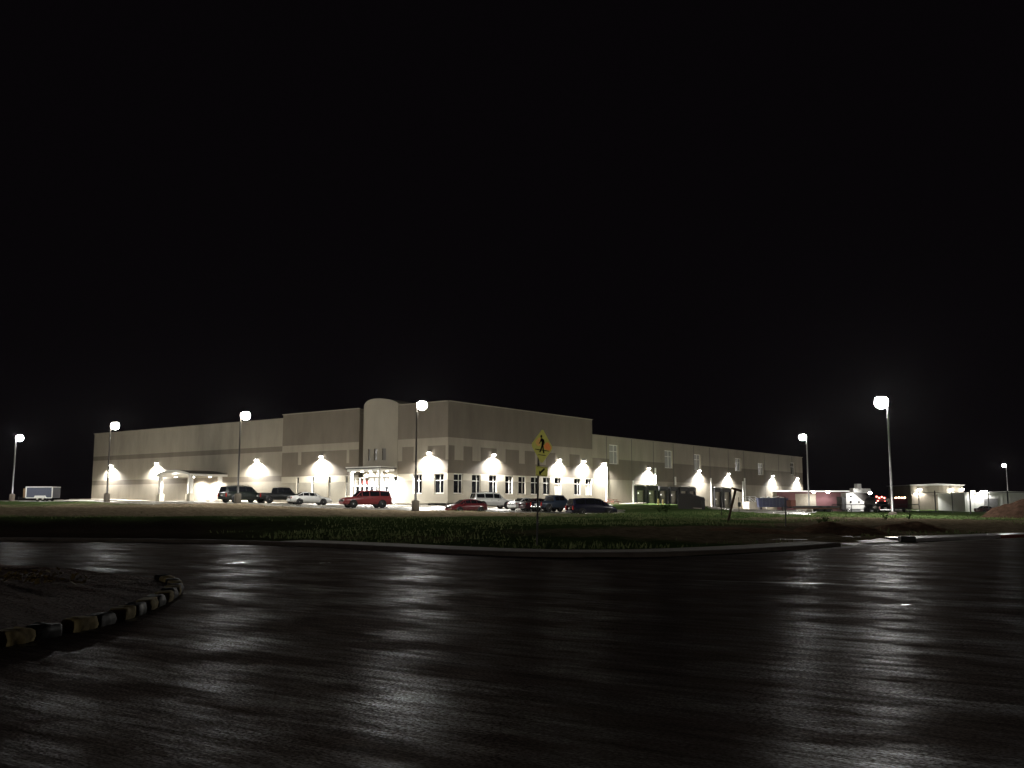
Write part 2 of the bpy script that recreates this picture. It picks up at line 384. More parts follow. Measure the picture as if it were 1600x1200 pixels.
def cp(x, y, d): p = at(x, y, d); return (p.x, p.y, p.z)
CTRL = [cp(-100, 782, 165), cp(137, 781, 168), cp(300, 783, 142), cp(380, 785, 112), cp(440, 786, 112), cp(480, 789.5, 111), cp(570, 793.5, 105), cp(520, 787, 128),
        cp(650, 788, 122), cp(700, 787.5, 118), cp(800, 788, 128), cp(920, 788, 144), cp(730, 802.5, 103), cp(767, 795.5, 117), cp(818, 798, 112), cp(865, 800, 109), cp(925, 806, 98),
        cp(20, 783, 136), cp(166, 784, 115), cp(373, 786, 102), cp(650, 798.5, 91), cp(1393, 805, 88), cp(1266, 803, 132), cp(65, 783, 140),
        cp(0, 806, 61), cp(150, 806, 61), cp(300, 806, 61), cp(450, 806, 61), cp(600, 809, 59), cp(0, 834, 55), cp(150, 834, 55), cp(300, 834, 55), cp(450, 834, 55), cp(-150, 806, 61), cp(-150, 834, 55), cp(0, 793, 95), cp(250, 793, 88), cp(450, 796, 84), cp(560, 797, 90),
        cp(700, 812, 62), cp(800, 816, 60), cp(900, 817, 60), cp(1000, 812, 62), cp(990, 788, 135), cp(1040, 789, 130), cp(1080, 796, 110), cp(960, 797, 115), cp(1050, 801, 92),
        cp(1120, 800, 140), cp(1180, 798, 165), cp(1220, 801, 120), cp(1130, 812, 72), cp(1230, 818, 60), cp(1340, 814, 66), cp(1340, 801, 185), cp(1450, 803, 150), cp(1500, 811, 80), cp(1600, 808, 90),
        cp(1560, 802, 200), cp(1000, 786.5, 158), cp(1040, 789, 165), (-200, 200, 2.0), (200, 220, 0.2), (-60, 300, 2), (120, 400, 0.5), (-200, 60, 1.2), (150, 80, 0.3), (0, 600, 1)]
CA = np.array(CTRL)
def gz(X, Y):
    X = np.asarray(X, float); Y = np.asarray(Y, float); sh = np.broadcast(X, Y).shape
    x = np.broadcast_to(X, sh).ravel(); y = np.broadcast_to(Y, sh).ravel()
    w_, z_ = np.zeros_like(x), np.zeros_like(x)
    for cx, cy, cz in CA:
        w = 1.0 / ((x - cx) ** 2 + ((y - cy) * 0.9) ** 2 + 6.0) ** 1.6
        w_ += w; z_ += w * cz
    z = z_ / w_
    d = (y - kerb_y(x)) * 0.93
    t = np.clip((d - 1.9) / 12.0, 0, 1); t = t * t * (3 - 2 * t)
    z = 0.14 + (z - 0.14) * t
    z = np.where(d < 1.2, np.where(d < -0.2, -0.10, 0.02), z)
    return z.reshape(sh)
def g1(x, y): return float(gz(np.array([x]), np.array([y]))[0])

# ------------------------------------------------------------------ ground, road, kerbs
def in_poly(X, Y, poly):
    r = np.zeros(X.shape, bool); n = len(poly)
    for i in range(n):
        (x1, y1), (x2, y2) = poly[i], poly[(i + 1) % n]
        c = ((y1 > Y) != (y2 > Y)) & (X < (x2 - x1) * (Y - y1) / ((y2 - y1) if y2 != y1 else 1e-9) + x1)
        r ^= c
    return r
def pw(x, d): return (px(x, d), d)
pl_, pr_ = CORNER + UL * 95, CORNER + UR * 140
LOT_A = [pw(-500, 150), pw(-60, 131), pw(60, 126), pw(170, 108), pw(384, 98), pw(480, 97), pw(560, 97), pw(610, 96), pw(655, 93.5), pw(700, 97), pw(770, 96), pw(830, 95), pw(905, 92), pw(960, 96),
         pw(975, 108), pw(955, 128), pw(950, 150), (CORNER.x, CORNER.y + 2), (pl_.x, pl_.y), (-140, 190)]
LOT_B = [pw(1100, 150), pw(1112, 118), pw(1150, 100), pw(1225, 88), pw(1262, 92), pw(1275, 110), pw(1300, 150), pw(1420, 190), pw(1420, 260), (pr_.x, pr_.y), pw(1030, 165)]
def axis(parts):
    out = []
    for a, b, n in parts: out += list(np.linspace(a, b, n, endpoint=False))
    return np.array(out + [parts[-1][1]])
gx = axis([(-900, -300, 10), (-300, -100, 40), (-100, -40, 60), (-40, 40, 110), (40, 110, 70), (110, 300, 40), (300, 900, 10)])
gy = axis([(-120, 22, 12), (22, 60, 64), (60, 130, 90), (130, 230, 60), (230, 500, 25), (500, 1200, 12)])
GX, GY = np.meshgrid(gx, gy)
GZ = gz(GX, GY)
rng = np.random.default_rng(3)
behind = GY > kerb_y(GX) + 4
lotmask_v = in_poly(GX, GY, LOT_A) | in_poly(GX, GY, LOT_B)
GZ = GZ + np.where(behind & ~lotmask_v & (GY < 130), rng.normal(0, 0.035, GZ.shape), 0)
nx, ny = len(gx), len(gy)
verts = np.stack([GX.ravel(), GY.ravel(), GZ.ravel()], 1)
ii, jj = np.meshgrid(np.arange(nx - 1), np.arange(ny - 1)); a = (jj * nx + ii).ravel()
quads = np.stack([a, a + 1, a + 1 + nx, a + nx], 1)
cx = verts[quads, 0].mean(1); cy = verts[quads, 1].mean(1)
islot = in_poly(cx, cy, LOT_A) | in_poly(cx, cy, LOT_B)
def sheet(name, q, mat):
    used, inv = np.unique(q, return_inverse=True)
    me = bpy.data.meshes.new(name); me.from_pydata(verts[used].tolist(), [], inv.reshape(q.shape).tolist())
    me.materials.append(MATS[mat]); me.polygons.foreach_set('use_smooth', [True] * len(me.polygons))
    o = bpy.data.objects.new(name, me); COL.objects.link(o); o['kind'] = 'structure'
    return o, verts[used]
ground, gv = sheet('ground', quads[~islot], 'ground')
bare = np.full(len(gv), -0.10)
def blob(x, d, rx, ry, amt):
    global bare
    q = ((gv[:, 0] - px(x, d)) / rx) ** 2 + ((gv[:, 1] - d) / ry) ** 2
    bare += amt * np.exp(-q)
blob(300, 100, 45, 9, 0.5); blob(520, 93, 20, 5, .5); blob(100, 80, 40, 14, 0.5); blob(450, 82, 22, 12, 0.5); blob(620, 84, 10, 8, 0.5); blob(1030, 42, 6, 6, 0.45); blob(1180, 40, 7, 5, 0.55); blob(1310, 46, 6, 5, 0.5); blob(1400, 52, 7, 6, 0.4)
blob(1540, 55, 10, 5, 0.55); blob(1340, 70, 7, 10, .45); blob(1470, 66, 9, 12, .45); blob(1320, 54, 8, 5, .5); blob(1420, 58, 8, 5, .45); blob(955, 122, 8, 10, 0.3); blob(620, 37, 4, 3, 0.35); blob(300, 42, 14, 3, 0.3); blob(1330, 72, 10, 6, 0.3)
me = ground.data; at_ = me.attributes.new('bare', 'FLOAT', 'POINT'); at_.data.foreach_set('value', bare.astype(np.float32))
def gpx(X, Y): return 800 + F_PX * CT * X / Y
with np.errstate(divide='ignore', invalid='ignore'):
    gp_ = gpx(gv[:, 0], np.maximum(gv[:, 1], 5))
soil_shade = np.clip((560 - gp_) / 260, 0, 1) * np.clip((61 - gv[:, 1]) / 3, 0, 1) * (gv[:, 1] > 20)  # mask of the painted shade on the left bank
at2 = me.attributes.new('soil_shade', 'FLOAT', 'POINT'); at2.data.foreach_set('value', soil_shade.astype(np.float32))
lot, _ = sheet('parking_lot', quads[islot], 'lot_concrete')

b = MB()
xs = np.concatenate([np.linspace(-110, -30, 20), np.linspace(-29, 29, 80), np.linspace(30, 110, 20)])
for x0, x1 in zip(xs[:-1], xs[1:]):
    y0, y1 = float(kerb_y(x0)), float(kerb_y(x1))
    b.add([(x0, -90, 0), (x1, -90, 0), (x1, y1, 0), (x0, y0, 0)], [(0, 1, 2, 3)], 'wet_road')
b.build('road')['kind'] = 'structure'

def resample(P, step):
    out = [P[0]]
    for p, q in zip(P[:-1], P[1:]):
        n = max(1, int((q - p).length / step))
        out += [p.lerp(q, (k + 1) / n) for k in range(n)]
    return out
def smooth_line(P, it=3):
    for _ in range(it):
        Q = [P[0]]
        for p, q in zip(P[:-1], P[1:]): Q += [p.lerp(q, .25), p.lerp(q, .75)]
        P = Q + [P[-1]]
    return P
def strip(b, P, prof, mat):
    """sweep a profile [(offset to the left of travel, z)] along P"""
    n = len(prof); vs, fs = [], []
    for i, p in enumerate(P):
        d = (P[min(i + 1, len(P) - 1)] - P[max(i - 1, 0)]); d.z = 0; d.normalize()
        nrm = Vector((-d.y, d.x, 0))
        for o, z in prof: vs.append(p + nrm * o + Vector((0, 0, z)))
    for i in range(len(P) - 1):
        for k in range(n - 1): fs.append((i * n + k, (i + 1) * n + k, (i + 1) * n + k + 1, i * n + k + 1))
    fs.append(tuple(range(n))); fs.append(tuple((len(P) - 1) * n + k for k in range(n - 1, -1, -1)))
    b.add(vs, fs, mat)
def clip(P, x0, x1): return [p for p in P if x0 <= p.x <= x1]
K = resample(smooth_line([Vector((p.x, p.y, 0)) for p in KERB], 2), 0.5)
KPROF = [(0.0, -0.05), (0.0, 0.10), (0.035, 0.148), (0.17, 0.155), (0.17, -0.05)]
xa, xb, xc = px(1312, 36.5), px(1422, 40.6), px(1552, 44.5)
b = MB(); strip(b, clip(K, -75, xa), KPROF, 'kerb_concrete')
b.build('kerb')['kind'] = 'structure'
b = MB(); strip(b, clip(K, xb, xc), KPROF, 'kerb_wet'); b.build('kerb')['kind'] = 'structure'
b = MB(); strip(b, clip(K, xc, 60), KPROF, 'kerb_red'); b.build('kerb')['kind'] = 'structure'
b = MB(); strip(b, clip(K, -75, 60), [(-0.62, 0.004), (-0.01, 0.006)], 'kerb_concrete'); b.build('gutter')['kind'] = 'structure'
b = MB(); strip(b, clip(K, -9.5, xa), [(0.172, 0.02), (0.172, 0.150), (1.55, 0.165), (1.55, 0.02)], 'pale_concrete'); b.build('sidewalk')['kind'] = 'structure'
b = MB(); strip(b, clip(K, xa + .05, xb - .05), [(0.0, 0.004), (0.5, 0.03), (1.6, 0.12), (3.2, 0.16), (3.2, -0.05)], 'wet_concrete'); b.build('driveway_apron')['kind'] = 'structure'
b = MB(); strip(b, clip(K, xb, 60), [(0.172, 0.02), (0.172, 0.150), (1.5, 0.165), (1.5, 0.02)], 'kerb_wet'); b.build('sidewalk')['kind'] = 'structure'

# kerb inlet
p = at(1417, 845, 40.3); b = MB()
b.box((p.x, p.y, 0.13), (0.62, 0.42, 0.24), 'black_trim', bevel=0.03); b.box((p.x, p.y - .205, 0.10), (0.46, 0.05, 0.12), 'joint')
tag(b.build('drain_box'), 'small black drain box at the kerb where pale wet strip begins', 'drain')

# puddles in joints and hollows of the road
material('puddle', (0.012, 0.011, 0.011), 0.3, spec=0.5, var=0.1)
def puddle(x0, y0, x1, y1, wd, seed):
    r_ = random.Random(seed); p0, p1 = on_plane(x0, y0, .004), on_plane(x1, y1, .004); d = p1 - p0; nn = Vector((-d.y, d.x, 0)).normalized(); up, dn = [], []
    for i in range(15):
        u = i / 14; w_ = wd * math.sin(math.pi * min(.97, max(.03, u))) ** .6 * r_.uniform(.6, 1.2); c = p0 + d * u + nn * r_.gauss(0, wd * .2); up.append(c + nn * w_ / 2); dn.append(c - nn * w_ / 2)
    b = MB(); b.add(up + dn[::-1], [tuple(range(30))[::-1]], 'puddle'); o = b.build('puddle'); o['kind'] = 'structure'
for i, a in enumerate(((352, 880.5, 384, 878.5, .22), (497, 880, 517, 879, .2), (1070, 906, 1330, 913.5, .16),
                        (120, 989, 150, 982, .22), (26, 1010, 60, 1006, .22), (196, 971, 212, 966, .22), (1408, 945, 1420, 944, .12), (1380, 850, 1396, 849.5, .5))):
    puddle(*a, i)

# near island with painted kerb
isl_px = [(-420, 862), (-150, 874), (0, 884), (100, 890.5), (170, 897), (230, 903.5), (262, 909), (283, 917), (286, 926), (272, 938), (245, 951), (205, 968), (138, 986), (60, 1001), (0, 1013), (-120, 1040), (-330, 1075)]
ISL = resample(smooth_line([Vector((*on_plane(x, y)[:2], 0)) for x, y in isl_px], 2), 0.07)
isl = thing('traffic_island', 'dirt traffic island with yellow and black painted kerb on the wet road', 'traffic island', (ISL[0].x, ISL[0].y, 0))
def rel(o, root): o.parent = root; o.matrix_parent_inverse = Matrix.Translation(root.location).inverted() if False else Matrix.Identity(4); o.location = -root.location; return o
cum = [0.0]
for p, q in zip(ISL[:-1], ISL[1:]): cum.append(cum[-1] + (q - p).length)
def along(t):
    j = int(np.clip(np.searchsorted(cum, t) - 1, 0, len(ISL) - 2)); f_ = (t - cum[j]) / (cum[j + 1] - cum[j]); d = (ISL[j + 1] - ISL[j]).normalized()
    return ISL[j].lerp(ISL[j + 1], f_), d
t_, k = cum[int(np.argmin([(p - Vector((*on_plane(262, 909)[:2], 0))).length for p in ISL]))], 0
while t_ < cum[-1] - .8:
    ln = random.uniform(0.42, 0.52); yel = k % 2 == 1
    b = MB(); n_ = 9; vs, fs = [], []
    prof = [(.02, -.04), (-.005, .07), (.012, .145), (.04, .16), (.235, .16), (.255, .13), (.26, -.04)]
    for i in range(n_):
        u = i / (n_ - 1); p, d = along(t_ + ln * u); inw = Vector((d.y, -d.x, 0)); e_ = 1 - .12 * abs(2 * u - 1) ** 8
        for o_, z_ in prof: vs.append(p + inw * (.13 + (o_ - .13) * e_ + random.gauss(0, .011)) + Zv * (z_ * e_ + random.gauss(0, .009)))
    m_ = len(prof)
    for i in range(n_ - 1):
        for q in range(m_ - 1): fs.append((i * m_ + q, i * m_ + q + 1, (i + 1) * m_ + q + 1, (i + 1) * m_ + q))
    fs += [tuple(range(m_ - 1, -1, -1)), tuple((n_ - 1) * m_ + q for q in range(m_))]
    b.add(vs, fs, 'kerb_yellow' if yel else 'kerb_black', True)
    rel(b.build('kerb_block', isl, 'faded yellow painted kerb block' if yel else 'black painted kerb block'), isl)
    t_ += ln + (random.uniform(.20, .30) if yel else random.uniform(.02, .05)); k += 1
# island fill: fan of inner outline up to a low mound
inner = []
for i in range(0, len(ISL), 4):
    d = (ISL[min(i + 1, len(ISL) - 1)] - ISL[max(i - 1, 0)]).normalized(); inner.append(ISL[i] + Vector((d.y, -d.x, 0)) * 0.19)
c0 = sum((q for q in inner), Vector()) / len(inner); b = MB(); vs, fs = [], []; NR_ = 12
for r in range(NR_ + 1):
    t = r / NR_
    for q in inner:
        w = q.lerp(c0, t); h = 0.06 + 0.07 * math.sin(t * math.pi / 2) + (random.gauss(0, 0.018) if 0 < r else 0)
        vs.append(Vector((w.x, w.y, h)))
n = len(inner)
for r in range(NR_):
    for i in range(n - 1): fs.append((r * n + i, r * n + i + 1, (r + 1) * n + i + 1, (r + 1) * n + i))
b.add(vs, fs, 'mulch', True); rel(b.build('mulch_bed'), isl)
# dry leaves on the island
b = MB()
for _ in range(170):
    x, y = random.gauss(45, 45), random.gauss(899, 4.5)
    if x < -30 or x > 180: continue
    p = on_plane(x, y + x * 0.03, 0.22); s = random.uniform(0.03, 0.08); t = random.uniform(0, 6.28)
    e1 = Vector((math.cos(t), math.sin(t), random.uniform(-.4, .9))) * s; e2 = Vector((-math.sin(t), math.cos(t), random.uniform(-.3, .9))) * s * .6
    b.add([p - e1, p + e2, p + e1, p - e2], [(0, 1, 2, 3)], 'dry_leaf')
o = b.build('leaf_litter'); o['kind'] = 'stuff'; tag(o, 'yellow brown dry leaves lying on the far side of the dirt island', 'leaves')

# ------------------------------------------------------------------ the main building
HZ = EYE
def facade(b, O, U, N, s0, s1, z0, z1, bandf, cuts_s=(), cuts_z=(), holes=(), reveal=0.22, out=0.0):
    """wall grid with real openings; holes = (sa, sb, za, zb); bandf(s, z) -> material"""
    ss = sorted({round(v, 4) for v in [s0, s1, *cuts_s, *[h[0] for h in holes], *[h[1] for h in holes]] if s0 <= v <= s1})
    zs = sorted({round(v, 4) for v in [z0, z1, *cuts_z, *[h[2] for h in holes], *[h[3] for h in holes]] if z0 <= v <= z1})
    P = lambda s, o, z: O + U * s + N * (o + out) + Zv * z
    for sa, sb in zip(ss[:-1], ss[1:]):
        for za, zb in zip(zs[:-1], zs[1:]):
            sm, zm = (sa + sb) / 2, (za + zb) / 2
            if any(h[0] < sm < h[1] and h[2] < zm < h[3] for h in holes): continue
            b.add([P(sa, 0, za), P(sb, 0, za), P(sb, 0, zb), P(sa, 0, zb)], [(0, 1, 2, 3)], bandf(sm, zm))
    for ha, hb, hc, hd in holes:
        for q in ([(ha, 0, hc), (ha, 0, hd), (ha, -reveal, hd), (ha, -reveal, hc)], [(hb, 0, hc), (hb, -reveal, hc), (hb, -reveal, hd), (hb, 0, hd)],
                  [(ha, 0, hd), (hb, 0, hd), (hb, -reveal, hd), (ha, -reveal, hd)], [(ha, 0, hc), (ha, -reveal, hc), (hb, -reveal, hc), (hb, 0, hc)]):
            b.add([P(*v) for v in q], [(0, 1, 2, 3)], 'cream_concrete')
BLD = thing('school_building', 'long beige and taupe concrete building with lit walls and raised front block', 'building')
TOPH, TOPL, TOPR = HZ + 12.75, HZ + 12.25, HZ + 10.5
S1, S2 = sl(440), sl(145, 680)          # left wing begins / ends
T1, T2 = sr(926), sr(1256)
zb_ = lambda h: HZ + h
# --- window lists from the photo (left edge, right edge in px, lower pane kind)
lwin = [(614.5, 627, 'blind'), (645.5, 659.5, 'dark'), (678.5, 693.5, 'dark')]
rwin = [(709, 723, 'dark'), (737.5, 751, 'dark'), (764, 776.5, 'dark'), (789.5, 801, 'dark'), (810, 821.5, 'dark'), (829.5, 841.5, 'dark'), (848.5, 859.5, 'dark'), (866.5, 877, 'lit'), (897, 907, 'dark'), (914.5, 924, 'lit')]
slit = [465.5, 489.5, 515, 541.5]
WZ0, WZ1 = HZ + 1.25, HZ + 3.75
LH = [(sl(b_), sl(a_), WZ0, WZ1) for a_, b_, _ in lwin] + [(sl(x) - .24, sl(x) + .24, HZ + 0.9, WZ1) for x in slit]
ENT = (sl(609), sl(549), HZ - 0.15, HZ + 3.55)
RH = [(sr(a_), sr(b_), WZ0, WZ1) for a_, b_, _ in rwin]
TW0, TW1 = sl(621), sl(567)             # tower
RC = (sl(567), sl(560))                 # recess left of the tower
squares_l = [(sl(b_), sl(a_)) for a_, b_ in ((465, 468), (497, 500), (519, 541), (544, 560), (607, 615), (628, 646), (668, 690))]
lightst = [(sl(b_), sl(a_)) for a_, b_ in ((465, 470), (541, 545), (615, 628), (646, 668), (696, 701))]
def band_hl(s, z):
    h = z - HZ
    if s > TW1 + .05 and s < TW1 + 0: return 'taupe_concrete'
    if h > 8.25: return 'taupe_concrete'
    if h > 7.25: return 'beige_concrete'
    if h > 5.45: return 'beige_concrete' if any(a < s < c for a, c in lightst) or s < 0.4 else 'taupe_concrete'
    if h > 3.8: return 'taupe_concrete'
    if h > 2.95: return 'cream_concrete'
    return 'grey_concrete'
sq_r = [(sr(a_), sr(b_)) for a_, b_ in ((701, 710), (724, 738), (751, 776), (790, 811), (820, 836), (853, 868), (890, 906))]
def band_hr(t, z):
    h = z - HZ
    if h > 8.25: return 'taupe_concrete'
    if h > 7.25: return 'beige_concrete'
    if h > 5.45: return 'taupe_concrete' if any(a < t < c for a, c in sq_r) else 'beige_concrete'
    if h > 3.8: return 'taupe_concrete'
    if h > 2.95: return 'cream_concrete'
    return 'grey_concrete'
def band_ll(s, z):
    h = z - HZ
    return 'taupe_concrete' if 7.5 < h < 8.25 or 3.2 < h < 4.0 else 'beige_concrete'
JL = [S1 + 8.5 * k for k in range(1, 6)]
JR = [sr(x) for x in (951, 990, 1024, 1055, 1087, 1112, 1141, 1165, 1197, 1219, 1240)]
def band_rr(t, z):
    h = z - HZ
    if any(abs(t - j) < 0.09 for j in JR): return 'joint'
    return 'taupe_concrete' if 3.75 < h < 7.0 else 'beige_concrete'
cz = [HZ + h for h in (8.25, 7.25, 5.45, 3.8, 2.95)]
b = MB(); Z0 = -0.6
cs = [v for p_ in lightst for v in p_] + [0.4]
hs = [h for h in LH if h[0] > RC[1]]
facade(b, CORNER, UL, NL, RC[1], S1, Z0, TOPH, band_hl, cs, cz, hs)
facade(b, CORNER, UL, NL, 0, TW0, Z0, TOPH, band_hl, cs, cz, [h for h in LH if h[1] < TW0] )
# recess strip and the wall behind the tower
facade(b, CORNER, UL, NL, RC[0], RC[1], Z0, TOPH, lambda s, z: 'dark_concrete' if z > HZ + 3.8 else 'grey_concrete', (), cz, (), out=-1.3)
for s in RC:
    p = CORNER + UL * s; b.add([p + Zv * Z0, p - NL * 1.3 + Zv * Z0, p - NL * 1.3 + Zv * TOPH, p + Zv * TOPH], [(0, 1, 2, 3)], 'taupe_concrete')
facade(b, CORNER, UR, NR, 0, T1, Z0, TOPH, band_hr, [v for p_ in sq_r for v in p_], cz, RH)
# parapet caps, roof and returns of the raised block
DEP = 34.0
pA, pB = CORNER + UL * S1, CORNER + UR * T1; pC = pA + UR * T1
b.add([pA + Zv * Z0, pC + Zv * Z0, pC + Zv * TOPH, pA + Zv * TOPH], [(0, 1, 2, 3)], 'taupe_concrete')
b.add([pB + Zv * Z0, pC + Zv * Z0, pC + Zv * TOPH, pB + Zv * TOPH], [(0, 1, 2, 3)], 'taupe_concrete')
b.add([v + Zv * (TOPH - .6) for v in (CORNER, pB, pC, pA)], [(0, 1, 2, 3)], 'dark_concrete')
b.box(CORNER + UL * (S1 / 2 + RC[1] / 2) + NL * .02 + Zv * (TOPH + .04), (S1 - RC[1], .34, .10), 'beige_concrete', (UL, NL, Zv))
b.box(CORNER + UL * (TW0 / 2) + NL * .02 + Zv * (TOPH + .04), (TW0 - .2, .34, .10), 'beige_concrete', (UL, NL, Zv))
b.box(CORNER + UR * (T1 / 2) + NR * .02 + Zv * (TOPH + .04), (T1, .34, .10), 'beige_concrete', (UR, NR, Zv))
b.build('front_block', BLD, 'raised front block in taupe and beige bands with rows of windows')
# tower: bowed wall with an arched top
b = MB(); NS = 22; wt = TW1 - TW0; sc = (TW0 + TW1) / 2
def tow(u, z, k=0.0):
    a_ = (u - .5) * 2; bow = 1.05 * (math.cos(a_ * 1.15) - math.cos(1.15)) / (1 - math.cos(1.15))
    return CORNER + UL * (sc + a_ * wt / 2) + NL * (bow + .05 + k) + Zv * z
def towtop(u): a_ = (u - .5) * 2; return TOPH + 0.05 + 0.95 * math.sqrt(max(0, 1 - a_ * a_ * .93))
twin = [(0.22, 0.30), (0.42, 0.51), (0.63, 0.71)]
TZ0, TZ1 = zl(590, 720), zl(590, 702)
us = sorted({0, 1, *[i / NS for i in range(1, NS)], *[v for w in twin for v in w]})
for u0, u1 in zip(us[:-1], us[1:]):
    um = (u0 + u1) / 2; zc = [HZ + 3.5, TZ0, TZ1, None]
    inwin = any(a_ < um < c_ for a_, c_ in twin)
    for q in range(3):
        za = zc[q]; zA = zC = zc[q + 1]
        if q == 2: zA, zC = towtop(u0), towtop(u1)
        if q == 1 and inwin:
            b.add([tow(u0, za, -.25), tow(u1, za, -.25), tow(u1, zC, -.25), tow(u0, zA, -.25)], [(0, 1, 2, 3)], 'beige_concrete'); continue
        b.add([tow(u0, za), tow(u1, za), tow(u1, zC), tow(u0, zA)], [(0, 1, 2, 3)], 'beige_concrete', True)
    b.add([tow(u0, towtop(u0)), tow(u1, towtop(u1)), tow(u1, towtop(u1)) - NL * 4, tow(u0, towtop(u0)) - NL * 4], [(0, 1, 2, 3)], 'beige_concrete', True)
    b.add([tow(u0, towtop(u0)) - NL * 4, tow(u1, towtop(u1)) - NL * 4, tow(u1, HZ + 3.5) - NL * 4, tow(u0, HZ + 3.5) - NL * 4], [(0, 1, 2, 3)], 'dark_concrete')
for u in (0, 1):
    b.add([tow(u, HZ + 3.5), tow(u, HZ + 3.5) - NL * 4, tow(u, towtop(u)) - NL * 4, tow(u, towtop(u))], [(0, 1, 2, 3)], 'beige_concrete')
b.add([tow(u, HZ + 3.5) for u in us] + [tow(1, HZ + 3.5) - NL * 4, tow(0, HZ + 3.5) - NL * 4], [tuple(range(len(us) + 2))], 'beige_concrete')
tower = b.build('entrance_tower', BLD, 'bowed entrance tower with arched top and three narrow windows')
for a_, c_ in twin:
    w = MB(); us2 = [a_, (a_ + c_) / 2, c_]
    for u0, u1 in zip(us2[:-1], us2[1:]): w.add([tow(u0, TZ0, -.12), tow(u1, TZ0, -.12), tow(u1, TZ1, -.12), tow(u0, TZ1, -.12)], [(0, 1, 2, 3)], 'tower_glass')
    w.build('window', tower)
# left wing, set back a little
b = MB()
LO = 0.35
facade(b, CORNER, UL, NL, S1, S2, Z0, TOPL, band_ll, [j + d for j in JL for d in (-.06, .06)], [HZ + h for h in (8.25, 7.5, 4.0, 3.2)], (), out=-LO)
e = CORNER + UL * S2 - NL * LO
b.add([e + Zv * Z0, e + UR * 60 + Zv * Z0, e + UR * 60 + Zv * TOPL, e + Zv * TOPL], [(0, 1, 2, 3)], 'beige_concrete')
q = CORNER + UL * S1 - NL * LO
b.add([v + Zv * (TOPL - .5) for v in (q, e, e + UR * 60, q + UR * 60)], [(0, 1, 2, 3)], 'dark_concrete')
b.box(CORNER + UL * ((S1 + S2) / 2) - NL * (LO - .02) + Zv * (TOPL + .04), (S2 - S1, .34, .10), 'beige_concrete', (UL, NL, Zv))
b.build('left_wing', BLD, 'plain beige wing with two darker horizontal bands')
# right wing with dock doors and upper windows
up = [(955, 969.5, 695, 725), (1041.5, 1054, 704, 731.5), (1087.5, 1098, 710, 734), (1151.5, 1160.5, 716, 736), (1187, 1196, 724, 742), (1238, 1244.5, 723, 742)]
UPH = [(sr(a_), sr(c_), zr((a_ + c_) / 2, f_), zr((a_ + c_) / 2, e_)) for a_, c_, e_, f_ in up]
dk = [(993, 1008.5), (1012, 1025.5), (1029.5, 1042.5), (1046.5, 1058.5), (1062, 1073.5), (1075.5, 1086), (1115.5, 1127), (1130, 1141)]
DKH = [(sr(a_), sr(c_), g1(*(CORNER + UR * sr(a_))[:2]) + 0.0, HZ + 2.9) for a_, c_ in dk]
b = MB()
facade(b, CORNER, UR, NR, T1, T2, Z0 - .5, TOPR, band_rr, [j + d for j in JR for d in (-.09, .09)], [HZ + h for h in (7.0, 3.75)], UPH + DKH, out=-0.3, reveal=0.4)
e = CORNER + UR * T2 - NR * .3; q = CORNER + UR * T1 - NR * .3
b.add([e + Zv * Z0, e - NR * 60 + Zv * Z0, e - NR * 60 + Zv * TOPR, e + Zv * TOPR], [(0, 1, 2, 3)], 'beige_concrete')
b.add([v + Zv * (TOPR - .5) for v in (q, e, e - NR * 60, q - NR * 60)], [(0, 1, 2, 3)], 'dark_concrete')
b.box(CORNER + UR * ((T1 + T2) / 2) - NR * .28 + Zv * (TOPR + .04), (T2 - T1, .34, .10), 'beige_concrete', (UR, NR, Zv))
b.build('right_wing', BLD, 'lower right wing with loading dock doors and paired upper windows')
# white downspouts on the right wing
for x, y0_, y1_ in ((949, 722, 784), (990.5, 751, 787), (1025.5, 731, 757), (1056.5, 745, 758), (1112, 747, 795), (1161.5, 752, 785), (1164.5, 747, 783)):
    t = sr(x); w = MB(); za, zb2 = zr(x, y1_), zr(x, y0_)
    w.box(CORNER + UR * t - NR * .18 + Zv * ((za + zb2) / 2), (.32, .22, zb2 - za), 'white_paint', (UR, NR, Zv), .03); w.build('downspout', BLD)

def window(h, O, U, N, out, lower, two=True, depth=0.14, parent=BLD):
    sa, sb, za, zb2 = h; w = MB(); ax = (U, N, Zv); fw = 0.11 if two else 0.06
    P = lambda s, z, o=0: O + U * s + N * (out - depth + o) + Zv * z
    for s in (sa + fw / 2, sb - fw / 2): w.box(P(s, (za + zb2) / 2), (fw, .10, zb2 - za), 'white_paint', ax)
    for z in (za + fw / 2, zb2 - fw / 2): w.box(P((sa + sb) / 2, z), (sb - sa - 2 * fw, .10, fw), 'white_paint', ax)
    zt = za + (zb2 - za) * .66
    w.box(P((sa + sb) / 2, zt), (sb - sa - 2 * fw, .09, .09), 'white_paint', ax)
    if two:
        sm = sa + (sb - sa) * .42 if U is UL else sa + (sb - sa) * .6
        for z0_, z1_ in ((za + fw, zt - .045), (zt + .045, zb2 - fw)):
            w.box(P(sm, (z0_ + z1_) / 2), (.10, .085, z1_ - z0_), 'white_paint', ax)
    f = w.build('window', parent)
    g = MB()
    for z0_, z1_, mt in ((za, zt, lower), (zt, zb2, 'glass_dark' if lower != 'all_blind' else 'glass_blind')):
        mt = {'dark': 'glass_dark', 'blind': 'glass_blind', 'lit': 'lit_room_dim', 'all_blind': 'glass_blind'}.get(mt, mt)
        v = [P(sa, z0_, -.02), P(sb, z0_, -.02), P(sb, z1_, -.02), P(sa, z1_, -.02)]
        g.add(v, [(0, 1, 2, 3)], mt)
    g.build('pane', f)
for h, (a_, c_, kd) in zip(LH[:3], lwin): window(h, CORNER, UL, NL, 0, kd)
for h in LH[3:]: window(h, CORNER, UL, NL, 0, 'blind', False)
for h, (a_, c_, kd) in zip(RH, rwin): window(h, CORNER, UR, NR, 0, kd)
